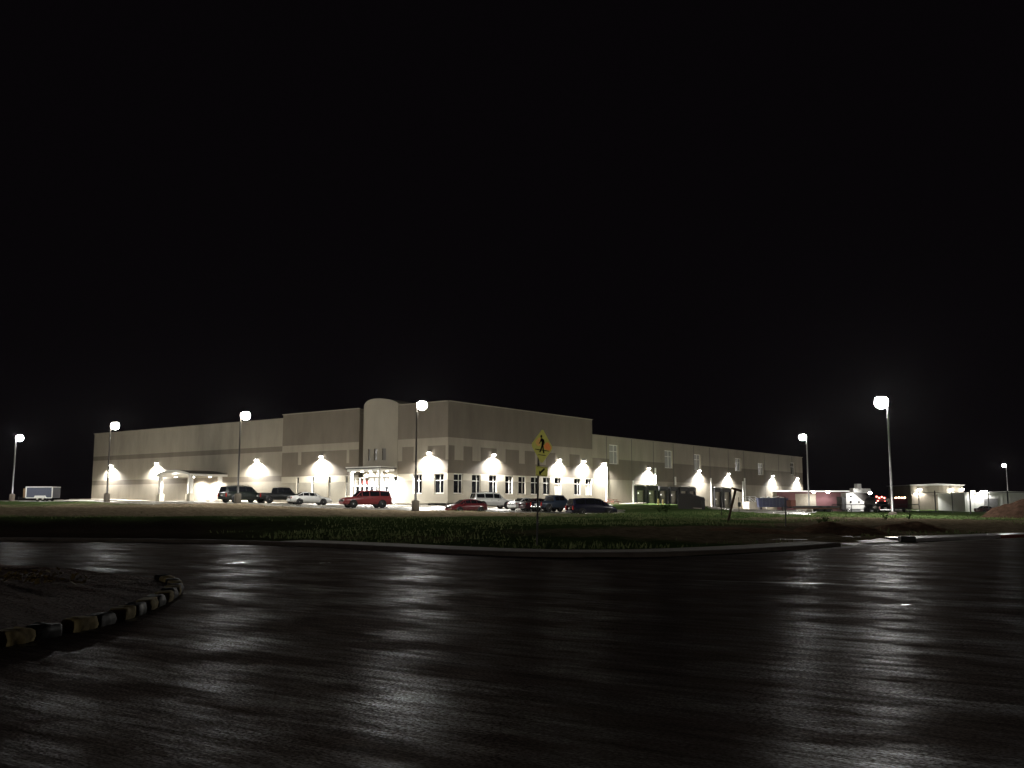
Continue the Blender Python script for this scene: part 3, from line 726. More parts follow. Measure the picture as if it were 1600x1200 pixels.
for i, h in enumerate(UPH): window(h, CORNER, UR, NR, -.3, 'dark' if i in (5,) else 'all_blind', True, .3)
# dock doors
for i, h in enumerate(DKH):
    sa, sb, za, zt = h; d = MB(); ax = (UR, NR, Zv)
    P = lambda s, z, o=0: CORNER + UR * s + NR * (-.3 + o) + Zv * z
    for k in range(6):
        z0_ = za + (zt - za) * k / 6; z1_ = za + (zt - za) * (k + 1) / 6
        d.box(P((sa + sb) / 2, (z0_ + z1_) / 2, -.25), (sb - sa, .08, z1_ - z0_ - .03), 'grey_concrete', ax)
    pad = .42
    for s in (sa + pad / 2 - .1, sb - pad / 2 + .1): d.box(P(s, (za + zt) / 2, .2), (pad, .40, zt - za), 'black_rubber', ax, .05)
    d.box(P((sa + sb) / 2, zt - .35, .2), (sb - sa - 2 * pad + .2, .40, .7), 'black_rubber', ax, .05)
    o = d.build('dock_door', BLD)
    l = MB(); l.box(P((sa + sb) / 2, za + 1.7, -.19), (.22, .05, .22), 'door_dot', ax); l.build('door_light', o)
    if i in (0, 1, 4, 5, 6, 7):
        l = MB(); l.box(P((sa + sb) / 2, zt + .16, .25), (sb - sa + .1, .55, .14), 'white_paint', ax, .02); l.build('door_hood', o)

# --- entrance: lit glazed doors under a flat canopy
ENTG = thing
b = MB(); ea, eb = ENT[0], ENT[1]
P = lambda s, o, z: CORNER + UL * s + NL * o + Zv * z
b.add([P(ea - 1, -1.6, HZ - .3), P(eb + 1, -1.6, HZ - .3), P(eb + 1, -1.6, HZ + 3.6), P(ea - 1, -1.6, HZ + 3.6)], [(0, 1, 2, 3)], 'lit_room')
b.add([P(ea - 1, -1.6, HZ + 3.49), P(eb + 1, -1.6, HZ + 3.49), P(eb + 1, .3, HZ + 3.49), P(ea - 1, .3, HZ + 3.49)], [(0, 1, 2, 3)], 'white_paint')
b.build('lobby', BLD, 'brightly lit lobby behind the entrance glass')
b = MB(); ax = (UL, NL, Zv); nb = 8
for k in range(nb + 1):
    s = ea + (eb - ea) * k / nb
    b.box(P(s, .1, HZ + 1.6), (.16, .16, 3.5), 'white_paint', ax)
for z in (HZ + 0.03, HZ + 2.35, HZ + 3.42):
    for k in range(nb):
        s = ea + (eb - ea) * (k + .5) / nb; b.box(P(s, .1, z), ((eb - ea) / nb - .162, .14, .14), 'white_paint', ax)
b.build('storefront_frame', BLD)
for k in range(nb):
    s0_, s1_ = ea + (eb - ea) * k / nb + .09, ea + (eb - ea) * (k + 1) / nb - .09
    if k in (0, 2, 3, 4, 5, 6):
        d = MB(); d.box(P((s0_ + s1_) / 2, .05, HZ + 1.25), (s1_ - s0_ - .25 - .12 * (k % 3), .05, 1.9), 'glass_dark', ax); o = d.build('door', BLD)
        d = MB(); d.tube([P(s0_ + .16, .17, HZ + .8), P(s0_ + .16, .17, HZ + 1.5)], .03, 'chrome'); d.build('handle', o)
for x0_, x1_ in ((555, 557.5), (563, 566), (566.8, 571.5)):
    d = MB(); d.box(P((sl(x0_) + sl(x1_)) / 2, -.3, HZ + 2.9), (sl(x0_) - sl(x1_), .04, .55), 'banner', ax); d.build('banner', BLD)
b = MB(); ca, cb, co = sl(619), sl(552), 4.6
co = 2.6
def sl_off(x, o):
    k = at(x, 745, 1.0).x; Q = CORNER + NL * o; return (Q.x - k * Q.y) / (0.8 + 0.6 * k)
ca, cb = sl_off(594, 3.2), sl_off(542, 3.2)
b.box(P((ca + cb) / 2, co / 2 + .6, HZ + 4.30), (cb - ca, co, .30), 'white_paint', ax, .04)
b.box(P((ca + cb) / 2, co / 2 + .6, HZ + 4.52), (cb - ca + .5, co + .4, .12), 'bronze_metal', ax, .03)
b.box(P((ca + cb) / 2, co / 2 + .6, HZ + 4.66), (cb - ca + .3, co + .3, .14), 'white_paint', ax, .03)
can = b.build('entrance_canopy', BLD, 'flat white entrance canopy with dark edge line')
for s, o_ in ((ca + .35, co + .2), (cb - .35, co + .2)):
    d = MB(); g_ = g1(*P(s, o_, 0)[:2]); d.box(P(s, o_, (g_ + HZ + 4.15) / 2), (.42, .42, HZ + 4.15 - g_), 'white_paint', ax, .04)
    d.box(P(s, o_, g_ + .5), (.7, .7, 1.0), 'cream_concrete', ax, .04); d.build('column', can)
def spot(parent, loc, power, size=2.2, blend=.3, dirv=(0, 0, -1), rad=.12, color=(1, .975, .93)):
    l = bpy.data.lights.new('lamp_light', 'SPOT'); l.energy = power; l.spot_size = size; l.spot_blend = blend; l.shadow_soft_size = rad; l.color = color
    o = bpy.data.objects.new('lamp_light', l); COL.objects.link(o); o.location = loc
    o.rotation_euler = (-Vector(dirv)).to_track_quat('Z', 'Y').to_euler(); o.parent = parent
    return o
for k in range(4):
    for o_ in (1.2, 2.7):
        p_ = P(ca + (cb - ca) * (k + .5) / 4, o_, HZ + 4.13); d = MB(); d.lathe([(.001, -.01), (.16, -.01), (.18, .02)], p_, (0, 0, 1), 'down_lens', 14)
        d.build('downlight', can)
        spot(BLD, p_ - Zv * .06, 2200, R(150), .4, rad=.15)

# --- barrel vaulted side canopy
wA = CORNER + UL * (sl(352)) - NL * LO
fr = None
L6 = 6.46; Wc = 8.66
cb0 = wA + NL * L6
EV, RISE = HZ + 4.08, 0.62
b = MB(); NA = 16
def vault(k, o, dz=0.0):
    t = k / NA; s = t * Wc; return wA + UL * s + NL * o + Zv * (EV + RISE * (1 - (2 * t - 1) ** 2) + dz)
for k in range(NA):
    for dz, mt in ((0.0, 'white_paint'), (.32, 'bronze_metal')):
        b.add([vault(k, .0, dz), vault(k + 1, 0, dz), vault(k + 1, L6, dz), vault(k, L6, dz)], [(0, 1, 2, 3)], mt, True)
    b.add([vault(k, L6, 0), vault(k + 1, L6, 0), vault(k + 1, L6, .32), vault(k, L6, .32)], [(0, 1, 2, 3)], 'white_paint')
for k in (0, NA): b.add([vault(k, 0, 0), vault(k, L6, 0), vault(k, L6, .32), vault(k, 0, .32)], [(0, 1, 2, 3)], 'white_paint')
side = b.build('side_canopy', BLD, 'barrel vaulted canopy with white arched fascia on white columns')
b = MB()
for dz in (.07, .26):
    b.tube([vault(k, L6 + .06, dz) for k in range(NA + 1)], .05, 'white_paint', 6)
b.box(wA + NL * (L6 / 2) - UL * .06 + Zv * (EV + .16), (.16, L6 + .3, .30), 'white_paint', (UL, NL, Zv), .03)
b.build('fascia', side)
for s, o_ in ((.5, L6 - .5), (Wc - .5, L6 - .5), (.5, .9), (Wc - .5, .9)):
    p_ = wA + UL * s + NL * o_; g_ = g1(p_.x, p_.y); d = MB()
    d.box(p_ + Zv * ((g_ + EV + .3) / 2), (.5, .5, EV + .3 - g_), 'white_paint', (UL, NL, Zv), .04); d.box(p_ + Zv * (g_ + .55), (.85, .85, 1.15), 'cream_concrete', (UL, NL, Zv), .05)
    d.build('column', side)
for s in (2.2, 6.4):
    for o_ in (1.5, 4.6):
        p_ = wA + UL * s + NL * o_ + Zv * (EV - .05); d = MB(); d.lathe([(.001, -.01), (.18, -.01), (.2, .05)], p_, (0, 0, 1), 'down_lens', 12); d.build('downlight', side)
        spot(BLD, p_ - Zv * .08, 2600, R(156), .4, rad=.15)
for x in (315, 333):
    s = sl(x); d = MB(); g_ = g1(*(CORNER + UL * s)[:2])
    d.box(CORNER + UL * s - NL * (LO - .06) + Zv * (g_ + 1.15), (1.9, .12, 2.3), 'white_metal', (UL, NL, Zv), .02)
    o = d.build('door', BLD); d = MB(); d.box(CORNER + UL * (s - .7) - NL * (LO - .16) + Zv * (g_ + 1.05), (.08, .10, .2), 'dark_metal', (UL, NL, Zv)); d.build('handle', o)

# concrete walk along the facades
b = MB()
for U, N, s0_, s1_, w_ in ((UL, NL, 0.0, S2, 3.6), (UR, NR, 0.0, T1 + 12, 2.6)):
    n_ = 40; pts = [CORNER + U * (s0_ + (s1_ - s0_) * i / n_) for i in range(n_ + 1)]; vs, fs = [], []
    off = -2.2 if U is UR else 0
    for p_ in pts:
        q_ = p_ + N * w_; z_ = max(g1(q_.x, q_.y), g1(p_.x, p_.y)) + .15
        vs += [p_ - N * .4 + Zv * z_, q_ + Zv * z_, q_ + Zv * (z_ - .5)]
    for i in range(n_): fs += [(3 * i, 3 * i + 1, 3 * i + 4, 3 * i + 3), (3 * i + 1, 3 * i + 2, 3 * i + 5, 3 * i + 4)]
    b.add(vs, fs, 'pale_concrete')
b.add([CORNER + NL * 3.6 + Zv * 1.81, CORNER + NL * 3.6 + NR * 2.6 + Zv * 1.80, CORNER + NR * 2.6 + Zv * 1.81, CORNER + Zv * 1.81], [(0, 1, 2, 3)], 'pale_concrete')
b.build('walkway')['kind'] = 'structure'

# ------------------------------------------------------------------ wall lights
def wall_light(U, N, s, z, out, label, power, group='wall lights on the long building'):
    p_ = CORNER + U * s + N * out
    t = thing('wall_light', label, 'wall light', (p_.x, p_.y, z), 0, group)
    ax = (U, N, Zv)
    h = MB(); h.box(N * .17 + Zv * .10, (.46, .34, .22), 'bronze_metal', ax, .05); h.box(N * .02, (.34, .04, .36), 'bronze_metal', ax); h.build('housing', t)
    l = MB(); l.box(N * .21 - Zv * .10, (.44, .36, .22), 'pack_lens', ax, .06); l.build('lens', t)
    spot(t, N * .42 - Zv * .24, power, R(150), .55, (0, 0, -1), .10)
for x, y, lb in ((172, 727, 'wall light nearest the left end of the beige wing, behind a lamp post'), (243, 723.5, 'wall light on beige wing at the left edge of vaulted canopy'),
                 (399, 718, 'wall light on the beige wing between vaulted canopy and raised block')):
    wall_light(UL, NL, sl(x, y), zl(x, y), -LO, lb, 14500)
for x, y, lb in ((503, 713, 'wall light on the raised block left of the bowed tower'), (672, 707, 'wall light on the raised block between bowed tower and corner')):
    wall_light(UL, NL, sl(x, y), zl(x, y), 0, lb, 15500)
for x, y, lb in ((770, 710, 'wall light on the right face of raised block, closest to its corner'), (873, 718, 'wall light on the raised block just right of the crossing sign'),
                 (911, 720, 'wall light on the raised block closest to the step down in roof')):
    wall_light(UR, NR, sr(x, y), zr(x, y), 0, lb, 11500)
for x, y, lb in ((944, 724, 'wall light beside the first white downspout past the raised block'), (1015, 731, 'wall light above the first dock doors of the right wing'),
                 (1094, 735, 'wall light under the upper window above the double dock doors'), (1139.5, 740, 'wall light above the dock doors beside the leaning post'),
                 (1209, 743, 'wall light on the right wing above the blue dumpster'), (1247, 747, 'last wall light at the far right end of the right wing')):
    wall_light(UR, NR, sr(x, y), zr(x, y), -.3, lb, 15500)

# ------------------------------------------------------------------ pole lamps
def pole_lamp(x, ytop, d, side, label, wide=True, matl='galvanised', basem='kerb_concrete', r=.46, bh=1.0):  # dark bases carry the shade of their unlit side as colour
    top = at(x, ytop, d); hx = .55 * side
    bx_, by_ = top.x - hx, d; g_ = g1(bx_, by_)
    t = thing('lamp_post', label, 'lamp post', (bx_, by_, g_), 0, 'lamp posts round the parking lot'); H = top.z - g_
    b = MB(); b.lathe([(.001, bh), (.30, bh), (.36, bh - .06), (.38, -.3)], (0, 0, 0), (0, 0, 1), basem, 16); b.build('base', t)
    b = MB(); b.box((0, 0, bh + .03), (.36, .36, .05), matl); b.tube([(0, 0, bh), (0, 0, H * .5), (0, 0, H + .25)], [.115, .095, .07], matl, 10); b.build('pole', t)
    b = MB(); b.tube([(0, 0, H + .18), (hx * .75, 0, H + .32)], .05, 'grey_metal', 6); b.box((hx, 0, H + .34), (.62, .5, .16), 'grey_metal', bevel=.06)
    hd = b.build('head', t)
    l = MB(); l.lathe([(r * math.cos(a_), -r * math.sin(a_)) for a_ in [-.75 + k * (math.pi / 2 + .75) / 12 for k in range(13)]], (hx, 0, H - .02), (0, 0, 1), 'lamp_lens', 18)
    l.build('lens', hd)
    return t
pole_lamp(31, 684, 136, 1, 'leftmost lamp post, beside the enclosed trailer', matl='grey_metal')
pole_lamp(180, 665, 115, 1, 'lamp post standing before the left end of the beige wing', basem='dark_concrete', matl='bronze_metal')
pole_lamp(384, 649, 102, 1, 'lamp post beside the black utility vehicle at the beige wing', matl='bronze_metal', basem='dark_concrete')
pole_lamp(660, 633, 91, 1, 'lamp post on grass edge between red utility vehicle and red hatchback', matl='bronze_metal', basem='dark_concrete')
pole_lamp(1377, 628, 88, -1, 'tall pale lamp post on the grass right of the white truck', bh=.28, r=.60)
pole_lamp(1254, 683, 135, -1, 'lamp post at the end of the right wing beside the flatbed trailer', basem='dark_concrete', bh=.6)
pole_lamp(1568.5, 727, 232, -1, 'small distant lamp post above the white buildings at right', r=.40)

# ------------------------------------------------------------------ vehicles
# station: (x, z_bottom, z_belt, z_top, half width low, half width belt, half width top, cabin flag)
PROF = {
 'sedan': dict(st=[(-2.42, .42, .78, .84, .70, .74, .60, 0), (-2.30, .28, .90, .97, .80, .84, .62, 0), (-1.62, .24, .93, 1.02, .84, .89, .66, 0), (-.95, .24, .93, 1.41, .85, .90, .58, 1), (-.25, .24, .92, 1.45, .85, .90, .60, 1),
                   (.42, .24, .91, 1.41, .85, .90, .58, 1), (1.20, .24, .90, .97, .85, .89, .68, 0), (2.0, .24, .78, .84, .83, .86, .62, 0), (2.34, .28, .66, .72, .76, .79, .56, 0), (2.45, .36, .55, .60, .66, .68, .5, 0)], wb=(-1.38, 1.42), wr=.32, w=.88),
 'hatch': dict(st=[(-2.15, .38, .80, .86, .68, .74, .55, 0), (-2.05, .27, .92, 1.0, .78, .84, .60, 0), (-1.55, .24, .95, 1.30, .83, .88, .56, 1), (-.85, .24, .94, 1.44, .84, .88, .58, 1), (-.1, .24, .93, 1.48, .84, .88, .59, 1), (.55, .24, .92, 1.42, .84, .88, .56, 1),
                   (1.3, .24, .90, .97, .84, .87, .64, 0), (1.95, .25, .78, .85, .80, .84, .58, 0), (2.18, .32, .62, .68, .70, .73, .5, 0)], wb=(-1.25, 1.32), wr=.31, w=.87),
 'suv': dict(st=[(-2.72, .45, .95, 1.02, .84, .88, .78, 0), (-2.64, .36, 1.10, 1.16, .92, .97, .82, 0), (-2.48, .34, 1.12, 1.82, .94, .98, .74, 1), (-1.35, .34, 1.12, 1.88, .95, .99, .76, 1), (-.15, .34, 1.11, 1.90, .95, .99, .76, 1), (.70, .34, 1.10, 1.84, .95, .99, .74, 1),
                 (1.35, .34, 1.10, 1.17, .95, .98, .80, 0), (2.45, .34, 1.0, 1.07, .93, .96, .76, 0), (2.68, .38, .92, .97, .88, .92, .7, 0), (2.74, .45, .80, .84, .84, .86, .66, 0)], wb=(-1.62, 1.68), wr=.39, w=.98),
 'van': dict(st=[(-2.5, .36, .92, .98, .82, .86, .74, 0), (-2.45, .28, 1.0, 1.08, .9, .95, .8, 0), (-2.22, .26, 1.02, 1.68, .92, .97, .72, 1), (-1.1, .26, 1.01, 1.76, .93, .98, .74, 1), (.0, .26, 1.0, 1.76, .93, .98, .74, 1), (.75, .26, .99, 1.66, .93, .98, .72, 1),
                 (1.65, .26, .98, 1.08, .93, .96, .76, 0), (2.3, .28, .80, .88, .88, .92, .68, 0), (2.52, .36, .62, .68, .76, .8, .6, 0)], wb=(-1.5, 1.52), wr=.34, w=.965),
 'pickup': dict(st=[(-2.85, .50, 1.05, 1.10, .90, .94, .86, 0), (-2.80, .44, 1.08, 1.13, .93, .97, .88, 0), (-.72, .42, 1.10, 1.15, .94, .98, .88, 0), (-.66, .42, 1.12, 1.78, .95, .98, .72, 1), (-.05, .42, 1.12, 1.86, .95, .98, .74, 1), (.82, .42, 1.11, 1.84, .95, .98, .73, 1),
                    (1.45, .42, 1.10, 1.17, .95, .98, .80, 0), (2.55, .42, 1.02, 1.09, .93, .96, .76, 0), (2.80, .46, .94, .99, .88, .92, .72, 0), (2.86, .52, .80, .84, .85, .87, .68, 0)], wb=(-1.75, 1.85), wr=.40, w=.975),
}
def vehicle(kind, matl, label, cat, xpx, d, yaw, group='vehicles parked on the lot', rack=False, z=None, twotone=None):
    pf = PROF[kind]; st = pf['st']; X0 = px(xpx, d); g_ = g1(X0, d) if z is None else z
    t = thing('parked_car' if kind != 'pickup' else 'pickup_truck', label, cat, (X0, d, g_), yaw, group)
    # pitch the car with the ground
    fw = Vector((math.cos(yaw), math.sin(yaw), 0)); gA = g1(X0 + fw.x * 1.5, d + fw.y * 1.5); gB = g1(X0 - fw.x * 1.5, d - fw.y * 1.5)
    t.rotation_euler = (0, -math.atan2(gA - gB, 3.0), yaw); t.location.z = (gA + gB) / 2 + .02
    def ring(s):
        x, zb, zt, zr_, wl, wbt, wr_, _ = s; zm = zb + (zt - zb) * .55; wm = max(wl, wbt) * 1.02
        sh = zt + (zr_ - zt) * .06
        half = [(wl * .9, zb), (wl, zb + .06), (wm, zm), (wbt, zt), (wbt - (wbt - wr_) * .1, sh), (wr_ + (wbt - wr_) * .10, zr_ - (zr_ - zt) * .10), (wr_ * .9, zr_), (0, zr_ + .015)]
        return [(x, y, z_) for y, z_ in half] + [(x, -y, z_) for y, z_ in half[-2::-1]]
    rs = [ring(s) for s in st]; n = len(rs[0]); b = MB(); vs = [p for r_ in rs for p in r_]; fs = []
    for i in range(len(rs) - 1):
        for k in range(n - 1): fs.append((i * n + k, i * n + k + 1, (i + 1) * n + k + 1, (i + 1) * n + k))
        fs.append((i * n + n - 1, i * n, (i + 1) * n, (i + 1) * n + n - 1))
    fs.append(tuple(range(n))); fs.append(tuple((len(rs) - 1) * n + k for k in range(n - 1, -1, -1)))
    b.add(vs, fs, matl, True)
    for wx in pf['wb']:                       # wheel-arch liners
        for sy in (1, -1): b.lathe([(.001, .03), (pf['wr'] + .075, .03), (pf['wr'] + .085, -.06)], (wx, sy * pf['w'], pf['wr'] + .03), (0, sy, 0), 'black_trim', 20)
    b.box((0, 0, st[3][1] - .02 + .05), (st[-1][0] - st[0][0] - .9, pf['w'] * 1.8, .12), 'black_trim')
    if kind == 'pickup':                      # dark open bed
        b.box((-1.76, 0, 1.14), (1.92, 1.5, .05), 'black_trim')
    body = b.build('body', t)
    # glass: side, front, rear
    cab = [i for i, s in enumerate(st) if s[7]]; i0, i1 = cab[0], cab[-1]
    def P(i, y, k):                           # point on the cabin side between belt (0) and top (1)
        x, zb, zt, zr_, wl, wbt, wr_, _ = st[i]; return Vector((x, y * (wbt + (wr_ - wbt) * (.1 + .8 * k)), zt + (zr_ - zt) * (.06 + .84 * k)))
    for sy in (1, -1):
        segs = [(i, i + 1) for i in range(i0 - 1, i1 + 1)]
        for i, j in segs:
            if (not st[i][7]) and kind in ('suv', 'pickup', 'van'): continue
            q = [P(i, sy, .12 if st[i][7] else .5), P(j, sy, .12 if st[j][7] else .5), P(j, sy, .95 if st[j][7] else .6), P(i, sy, .95 if st[i][7] else .6)]
            c = sum(q, Vector()) / 4; q = [c + Vector(((p.x - c.x) * .90, p.y - c.y, (p.z - c.z) * .94)) + Vector((0, sy * .014, .005)) for p in q]
            g = MB(); g.add(q + [p - Vector((0, sy * .02, 0)) for p in q], [(0, 1, 2, 3), (4, 7, 6, 5), (0, 4, 5, 1), (1, 5, 6, 2), (2, 6, 7, 3), (3, 7, 4, 0)], 'glass_dark'); g.build('side_window', t)
    for (i, j, nm, sx) in ((i1, i1 + 1, 'windshield', 1), (i0, i0 - 1, 'rear_window', -1)):
        a_, c_ = st[i], st[j]
        q = [Vector((a_[0], a_[6] * .86, a_[3])), Vector((a_[0], -a_[6] * .86, a_[3])), Vector((c_[0], -c_[6] * .95, c_[3])), Vector((c_[0], c_[6] * .95, c_[3]))]
        c = sum(q, Vector()) / 4; nrm = (q[1] - q[0]).cross(q[3] - q[0]).normalized(); nrm = nrm if nrm.x * sx > 0 or nrm.z > 0 else -nrm
        if nrm.x * sx < 0: nrm = -nrm
        q = [c + (p - c) * .88 + nrm * .03 for p in q]
        g = MB(); g.add(q + [p - nrm * .025 for p in q], [(0, 1, 2, 3), (4, 7, 6, 5), (0, 4, 5, 1), (1, 5, 6, 2), (2, 6, 7, 3), (3, 7, 4, 0)], 'glass_dark'); g.build(nm, t)
    # wheels
    for wx in pf['wb']:
        for sy in (1, -1):
            r_ = pf['wr']; c = (wx, sy * (pf['w'] - .08), r_)
            w = MB(); w.lathe([(r_ * .62, .13), (r_ * .93, .13), (r_, .09), (r_, -.10), (r_ * .9, -.12)], c, (0, sy, 0), 'black_rubber', 20); wh = bpy.data.objects.new('wheel', None); COL.objects.link(wh); wh.parent = t
            ty = w.build('tyre', wh)
            w = MB(); w.lathe([(.001, .10), (r_ * .16, .115), (r_ * .2, .09), (r_ * .60, .10), (r_ * .66, .125), (r_ * .66, .0)], c, (0, sy, 0), 'rim_metal', 20)
            for k in range(5):
                a_ = k * 2 * math.pi / 5; w.box(Vector(c) + Vector((math.cos(a_) * r_ * .42, sy * .105, math.sin(a_) * r_ * .42)), (r_ * .10, .02, r_ * .10), 'black_trim')
            w.build('rim', wh)
    xf, xr = st[-1][0], st[0][0]; zf = st[-2][2]; zr_ = st[1][2]; wf, wrr = st[-2][5], st[1][5]
    for sy in (1, -1):
        l = MB(); l.box((st[-2][0] - .01, sy * (wf - .20), zf - .10), (.20, .36, .17), 'clear_lens', bevel=.04); l.build('headlight', t)
        l = MB(); hgt = .42 if kind in ('suv', 'van', 'pickup') else .20
        l.box((st[1][0] - .02, sy * (wrr - .12), zr_ - hgt / 2 - .02), (.14, .24, hgt), 'red_lens', bevel=.03); l.build('taillight', t)
        l = MB(); mx = st[i1][0] + (.35 if kind != 'pickup' else .3); l.box((mx, sy * (pf['w'] + .10), st[i1][2] + .10), (.12, .22, .16), matl, bevel=.03); l.build('mirror', t)
        for hx in (-.35, .55):
            l = MB(); l.box((hx - .1, sy * (pf['w'] + .012), st[i1][2] - .10), (.20, .03, .04), 'chrome' if kind == 'suv' else matl); l.build('handle', t)
    l = MB(); l.box((xf - .02, 0, st[-1][1] + .06), (.20, wf * 1.75, .20), 'chrome' if kind == 'pickup' else matl, bevel=.05); l.build('bumper', t)
    l = MB(); l.box((xr + .02, 0, st[0][1] + .06), (.20, wrr * 1.75, .20), 'chrome' if kind == 'pickup' else matl, bevel=.05); l.build('bumper', t)
    l = MB(); l.box((xf + .02, 0, zf - .14), (.10, wf * 1.0, .15), 'black_trim', bevel=.02); l.build('grille', t)
    l = MB(); l.box((xr - .02, 0, zr_ - .28), (.06, .32, .16), 'plate'); l.build('number_plate', t)
    if rack:
        l = MB()
        for sy in (1, -1): l.tube([(-1.9, sy * .62, 1.93), (-1.85, sy * .62, 1.98), (.3, sy * .62, 1.98), (.35, sy * .62, 1.92)], .03, 'chrome', 6)
        for xx in (-1.4, -.4): l.tube([(xx, -.62, 1.98), (xx, .62, 1.98)], .025, 'chrome', 6)
        l.build('roof_rack', t)
    return t
AW = math.atan2(.8, .6); TO = AW + math.pi     # nose to the building / nose to the road
vehicle('suv', 'paint_green', 'black utility vehicle seen from behind beside a lamp post, leftmost parked vehicle', 'car', 379, 111, AW - .1, rack=True)
vehicle('pickup', 'paint_black', 'black pickup with open bed parked left of the white sedan', 'pickup', 437, 113, AW - .25)
vehicle('sedan', 'paint_white', 'white sedan with red tail lights parked left of the red utility vehicle', 'car', 483, 110.5, AW - .42)
vehicle('suv', 'paint_red', 'large red utility vehicle facing left before the bright entrance', 'car', 571, 105, TO - .45)
vehicle('hatch', 'paint_maroon', 'small dark red hatchback facing left in front of a white utility vehicle', 'car', 729, 103, TO - .35)
vehicle('suv', 'paint_white', 'white utility vehicle with roof rack parked behind the dark red hatchback', 'car', 768, 118, AW - .45, rack=True)
vehicle('sedan', 'paint_white', 'white sedan half hidden behind a wine red car by the sign post', 'car', 822, 114, AW - .15)
vehicle('sedan', 'paint_wine', 'wine red sedan between white sedan and dark blue pickup', 'car', 843, 110.5, AW - .35)
vehicle('pickup', 'paint_blue', 'dark blue pickup parked behind the navy van', 'pickup', 866, 109, AW - .2)
vehicle('van', 'paint_navy', 'navy van nearest the grass, right of the crossing sign', 'van', 924, 98, AW - .55)

# enclosed cargo trailer
p_ = at(66, 783, 140); TRY = math.atan2(.6, -.8) + math.pi - .2
t = thing('cargo_trailer', 'enclosed blue grey cargo trailer with white trim and tan nose', 'trailer', (p_.x, p_.y, g1(p_.x, p_.y)), R(-8), None)
b = MB(); b.box((.1, 0, 1.22), (4.1, 2.0, 1.55), 'trailer_blue', bevel=.05); b.build('body', t)
b = MB(); b.prism([(-1.95, -.98), (-1.95, .98), (-2.9, .35), (-2.9, -.35)], (0, 0, .5), Xv, Yv, Zv, 1.35, 'plywood'); b.build('nose', t)
b = MB(); b.box((.05, 0, 2.04), (4.25, 2.08, .12), 'white_metal', bevel=.03)
for x in (-1.97, 2.17): b.box((x, -1.005, 1.24), (.16, .06, 1.44), 'white_metal')
b.box((.1, -1.01, .47), (4.1, .08, .12), 'white_metal'); b.build('trim', t)
b = MB(); b.prism([(-.75, .42), (-.5, .80), (1.0, .80), (1.25, .42)], (.15, -1.28, 0), Xv, Zv, Yv, .26, 'white_metal'); b.build('fender', t)
for x in (.0, .85):
    for sy in (-1, 1):
        w = MB(); w.lathe([(.001, .10), (.18, .11), (.20, .09), (.32, .09), (.33, -.08)], (x, sy * 1.08, .33), (0, sy, 0), 'black_rubber', 18); wo = w.build('wheel', t)
        w = MB(); w.lathe([(.001, .12), (.17, .12), (.18, .10)], (x, sy * 1.08, .33), (0, sy, 0), 'white_metal', 14); w.build('rim', wo)
b = MB(); b.tube([(-2.9, .3, .45), (-3.9, 0, .45)], .05, 'dark_metal', 6); b.tube([(-2.9, -.3, .45), (-3.9, 0, .45)], .05, 'dark_metal', 6); b.tube([(-3.8, 0, .0), (-3.8, 0, .7)], .04, 'dark_metal', 6); b.build('hitch', t)

# ------------------------------------------------------------------ crossing sign
d_ = 33.0; base = at(838.5, 847, d_); gb = g1(base.x, base.y)
sign = thing('crossing_sign', 'yellow diamond pedestrian crossing sign with arrow plate on a thin post', 'road sign', (base.x, base.y, gb))
Xs, Ns = Vector((.64, .768, 0)).normalized(), Vector((.768, -.64, 0)).normalized()
cd = at(845.5, 697.5, d_) - Vector((base.x, base.y, gb))
lean = (at(842, 690, d_) - Vector((base.x, base.y, gb)))
b = MB(); b.tube([(0, 0, -.4), (lean.x, 0.02, cd.z + .30)], .033, 'sign_post', 8); b.build('post', sign)
H2 = .59
roll = R(-3); Xr = Xs * math.cos(roll) + Zv * math.sin(roll); Zr = -Xs * math.sin(roll) + Zv * math.cos(roll)
c_ = Vector((lean.x + .04, .02, cd.z)) + Ns * .05 + Xs * .05
b = MB(); e_ = .05
dia = [(0, -H2 + e_), (e_, -H2 + e_ * .4), (H2 - e_ * .4, -e_), (H2 - e_ * .4, e_), (e_, H2 - e_ * .4), (0, H2 - e_ * .2), (-e_, H2 - e_ * .4), (-H2 + e_ * .4, e_), (-H2 + e_ * .4, -e_), (-e_, -H2 + e_ * .4)]
b.prism(dia, c_, Xr, Zr, Ns, .006, 'sign_yellow'); dmd = b.build('diamond_plate', sign)
def flat(b, poly, mat, off, c=None, k=1.0): b.prism([(u * k, v * k) for u, v in poly], (c or c_) + Ns * off, Xr, Zr, Ns, .002, mat)
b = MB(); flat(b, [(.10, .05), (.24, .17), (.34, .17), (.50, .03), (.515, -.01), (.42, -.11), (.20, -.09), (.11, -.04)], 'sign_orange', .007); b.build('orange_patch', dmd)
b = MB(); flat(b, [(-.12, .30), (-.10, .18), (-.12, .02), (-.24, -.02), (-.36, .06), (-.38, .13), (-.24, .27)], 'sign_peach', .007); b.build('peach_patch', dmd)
b = MB(); q_ = .0095
flat(b, [(-.07 + .055 * math.cos(a_), .345 + .055 * math.sin(a_)) for a_ in [k * math.pi / 6 for k in range(12)]], 'sign_black', q_)
flat(b, [(-.10, .27), (-.02, .285), (.07, .25), (.09, .19), (.06, .02), (-.05, .02), (-.04, .16), (-.09, .19)], 'sign_black', q_)
flat(b, [(-.10, .27), (-.06, .19), (-.13, .10), (-.19, .07), (-.20, .10), (-.15, .14)], 'sign_black', q_ + .0021)
flat(b, [(.05, .26), (.09, .25), (.13, .15), (.10, .06), (.07, .07), (.09, .15), (.05, .2)], 'sign_black', q_ + .0021)
flat(b, [(-.05, .04), (.02, .03), (-.02, -.08), (-.10, -.22), (-.17, -.215), (-.10, -.08)], 'sign_black', q_ + .0042)
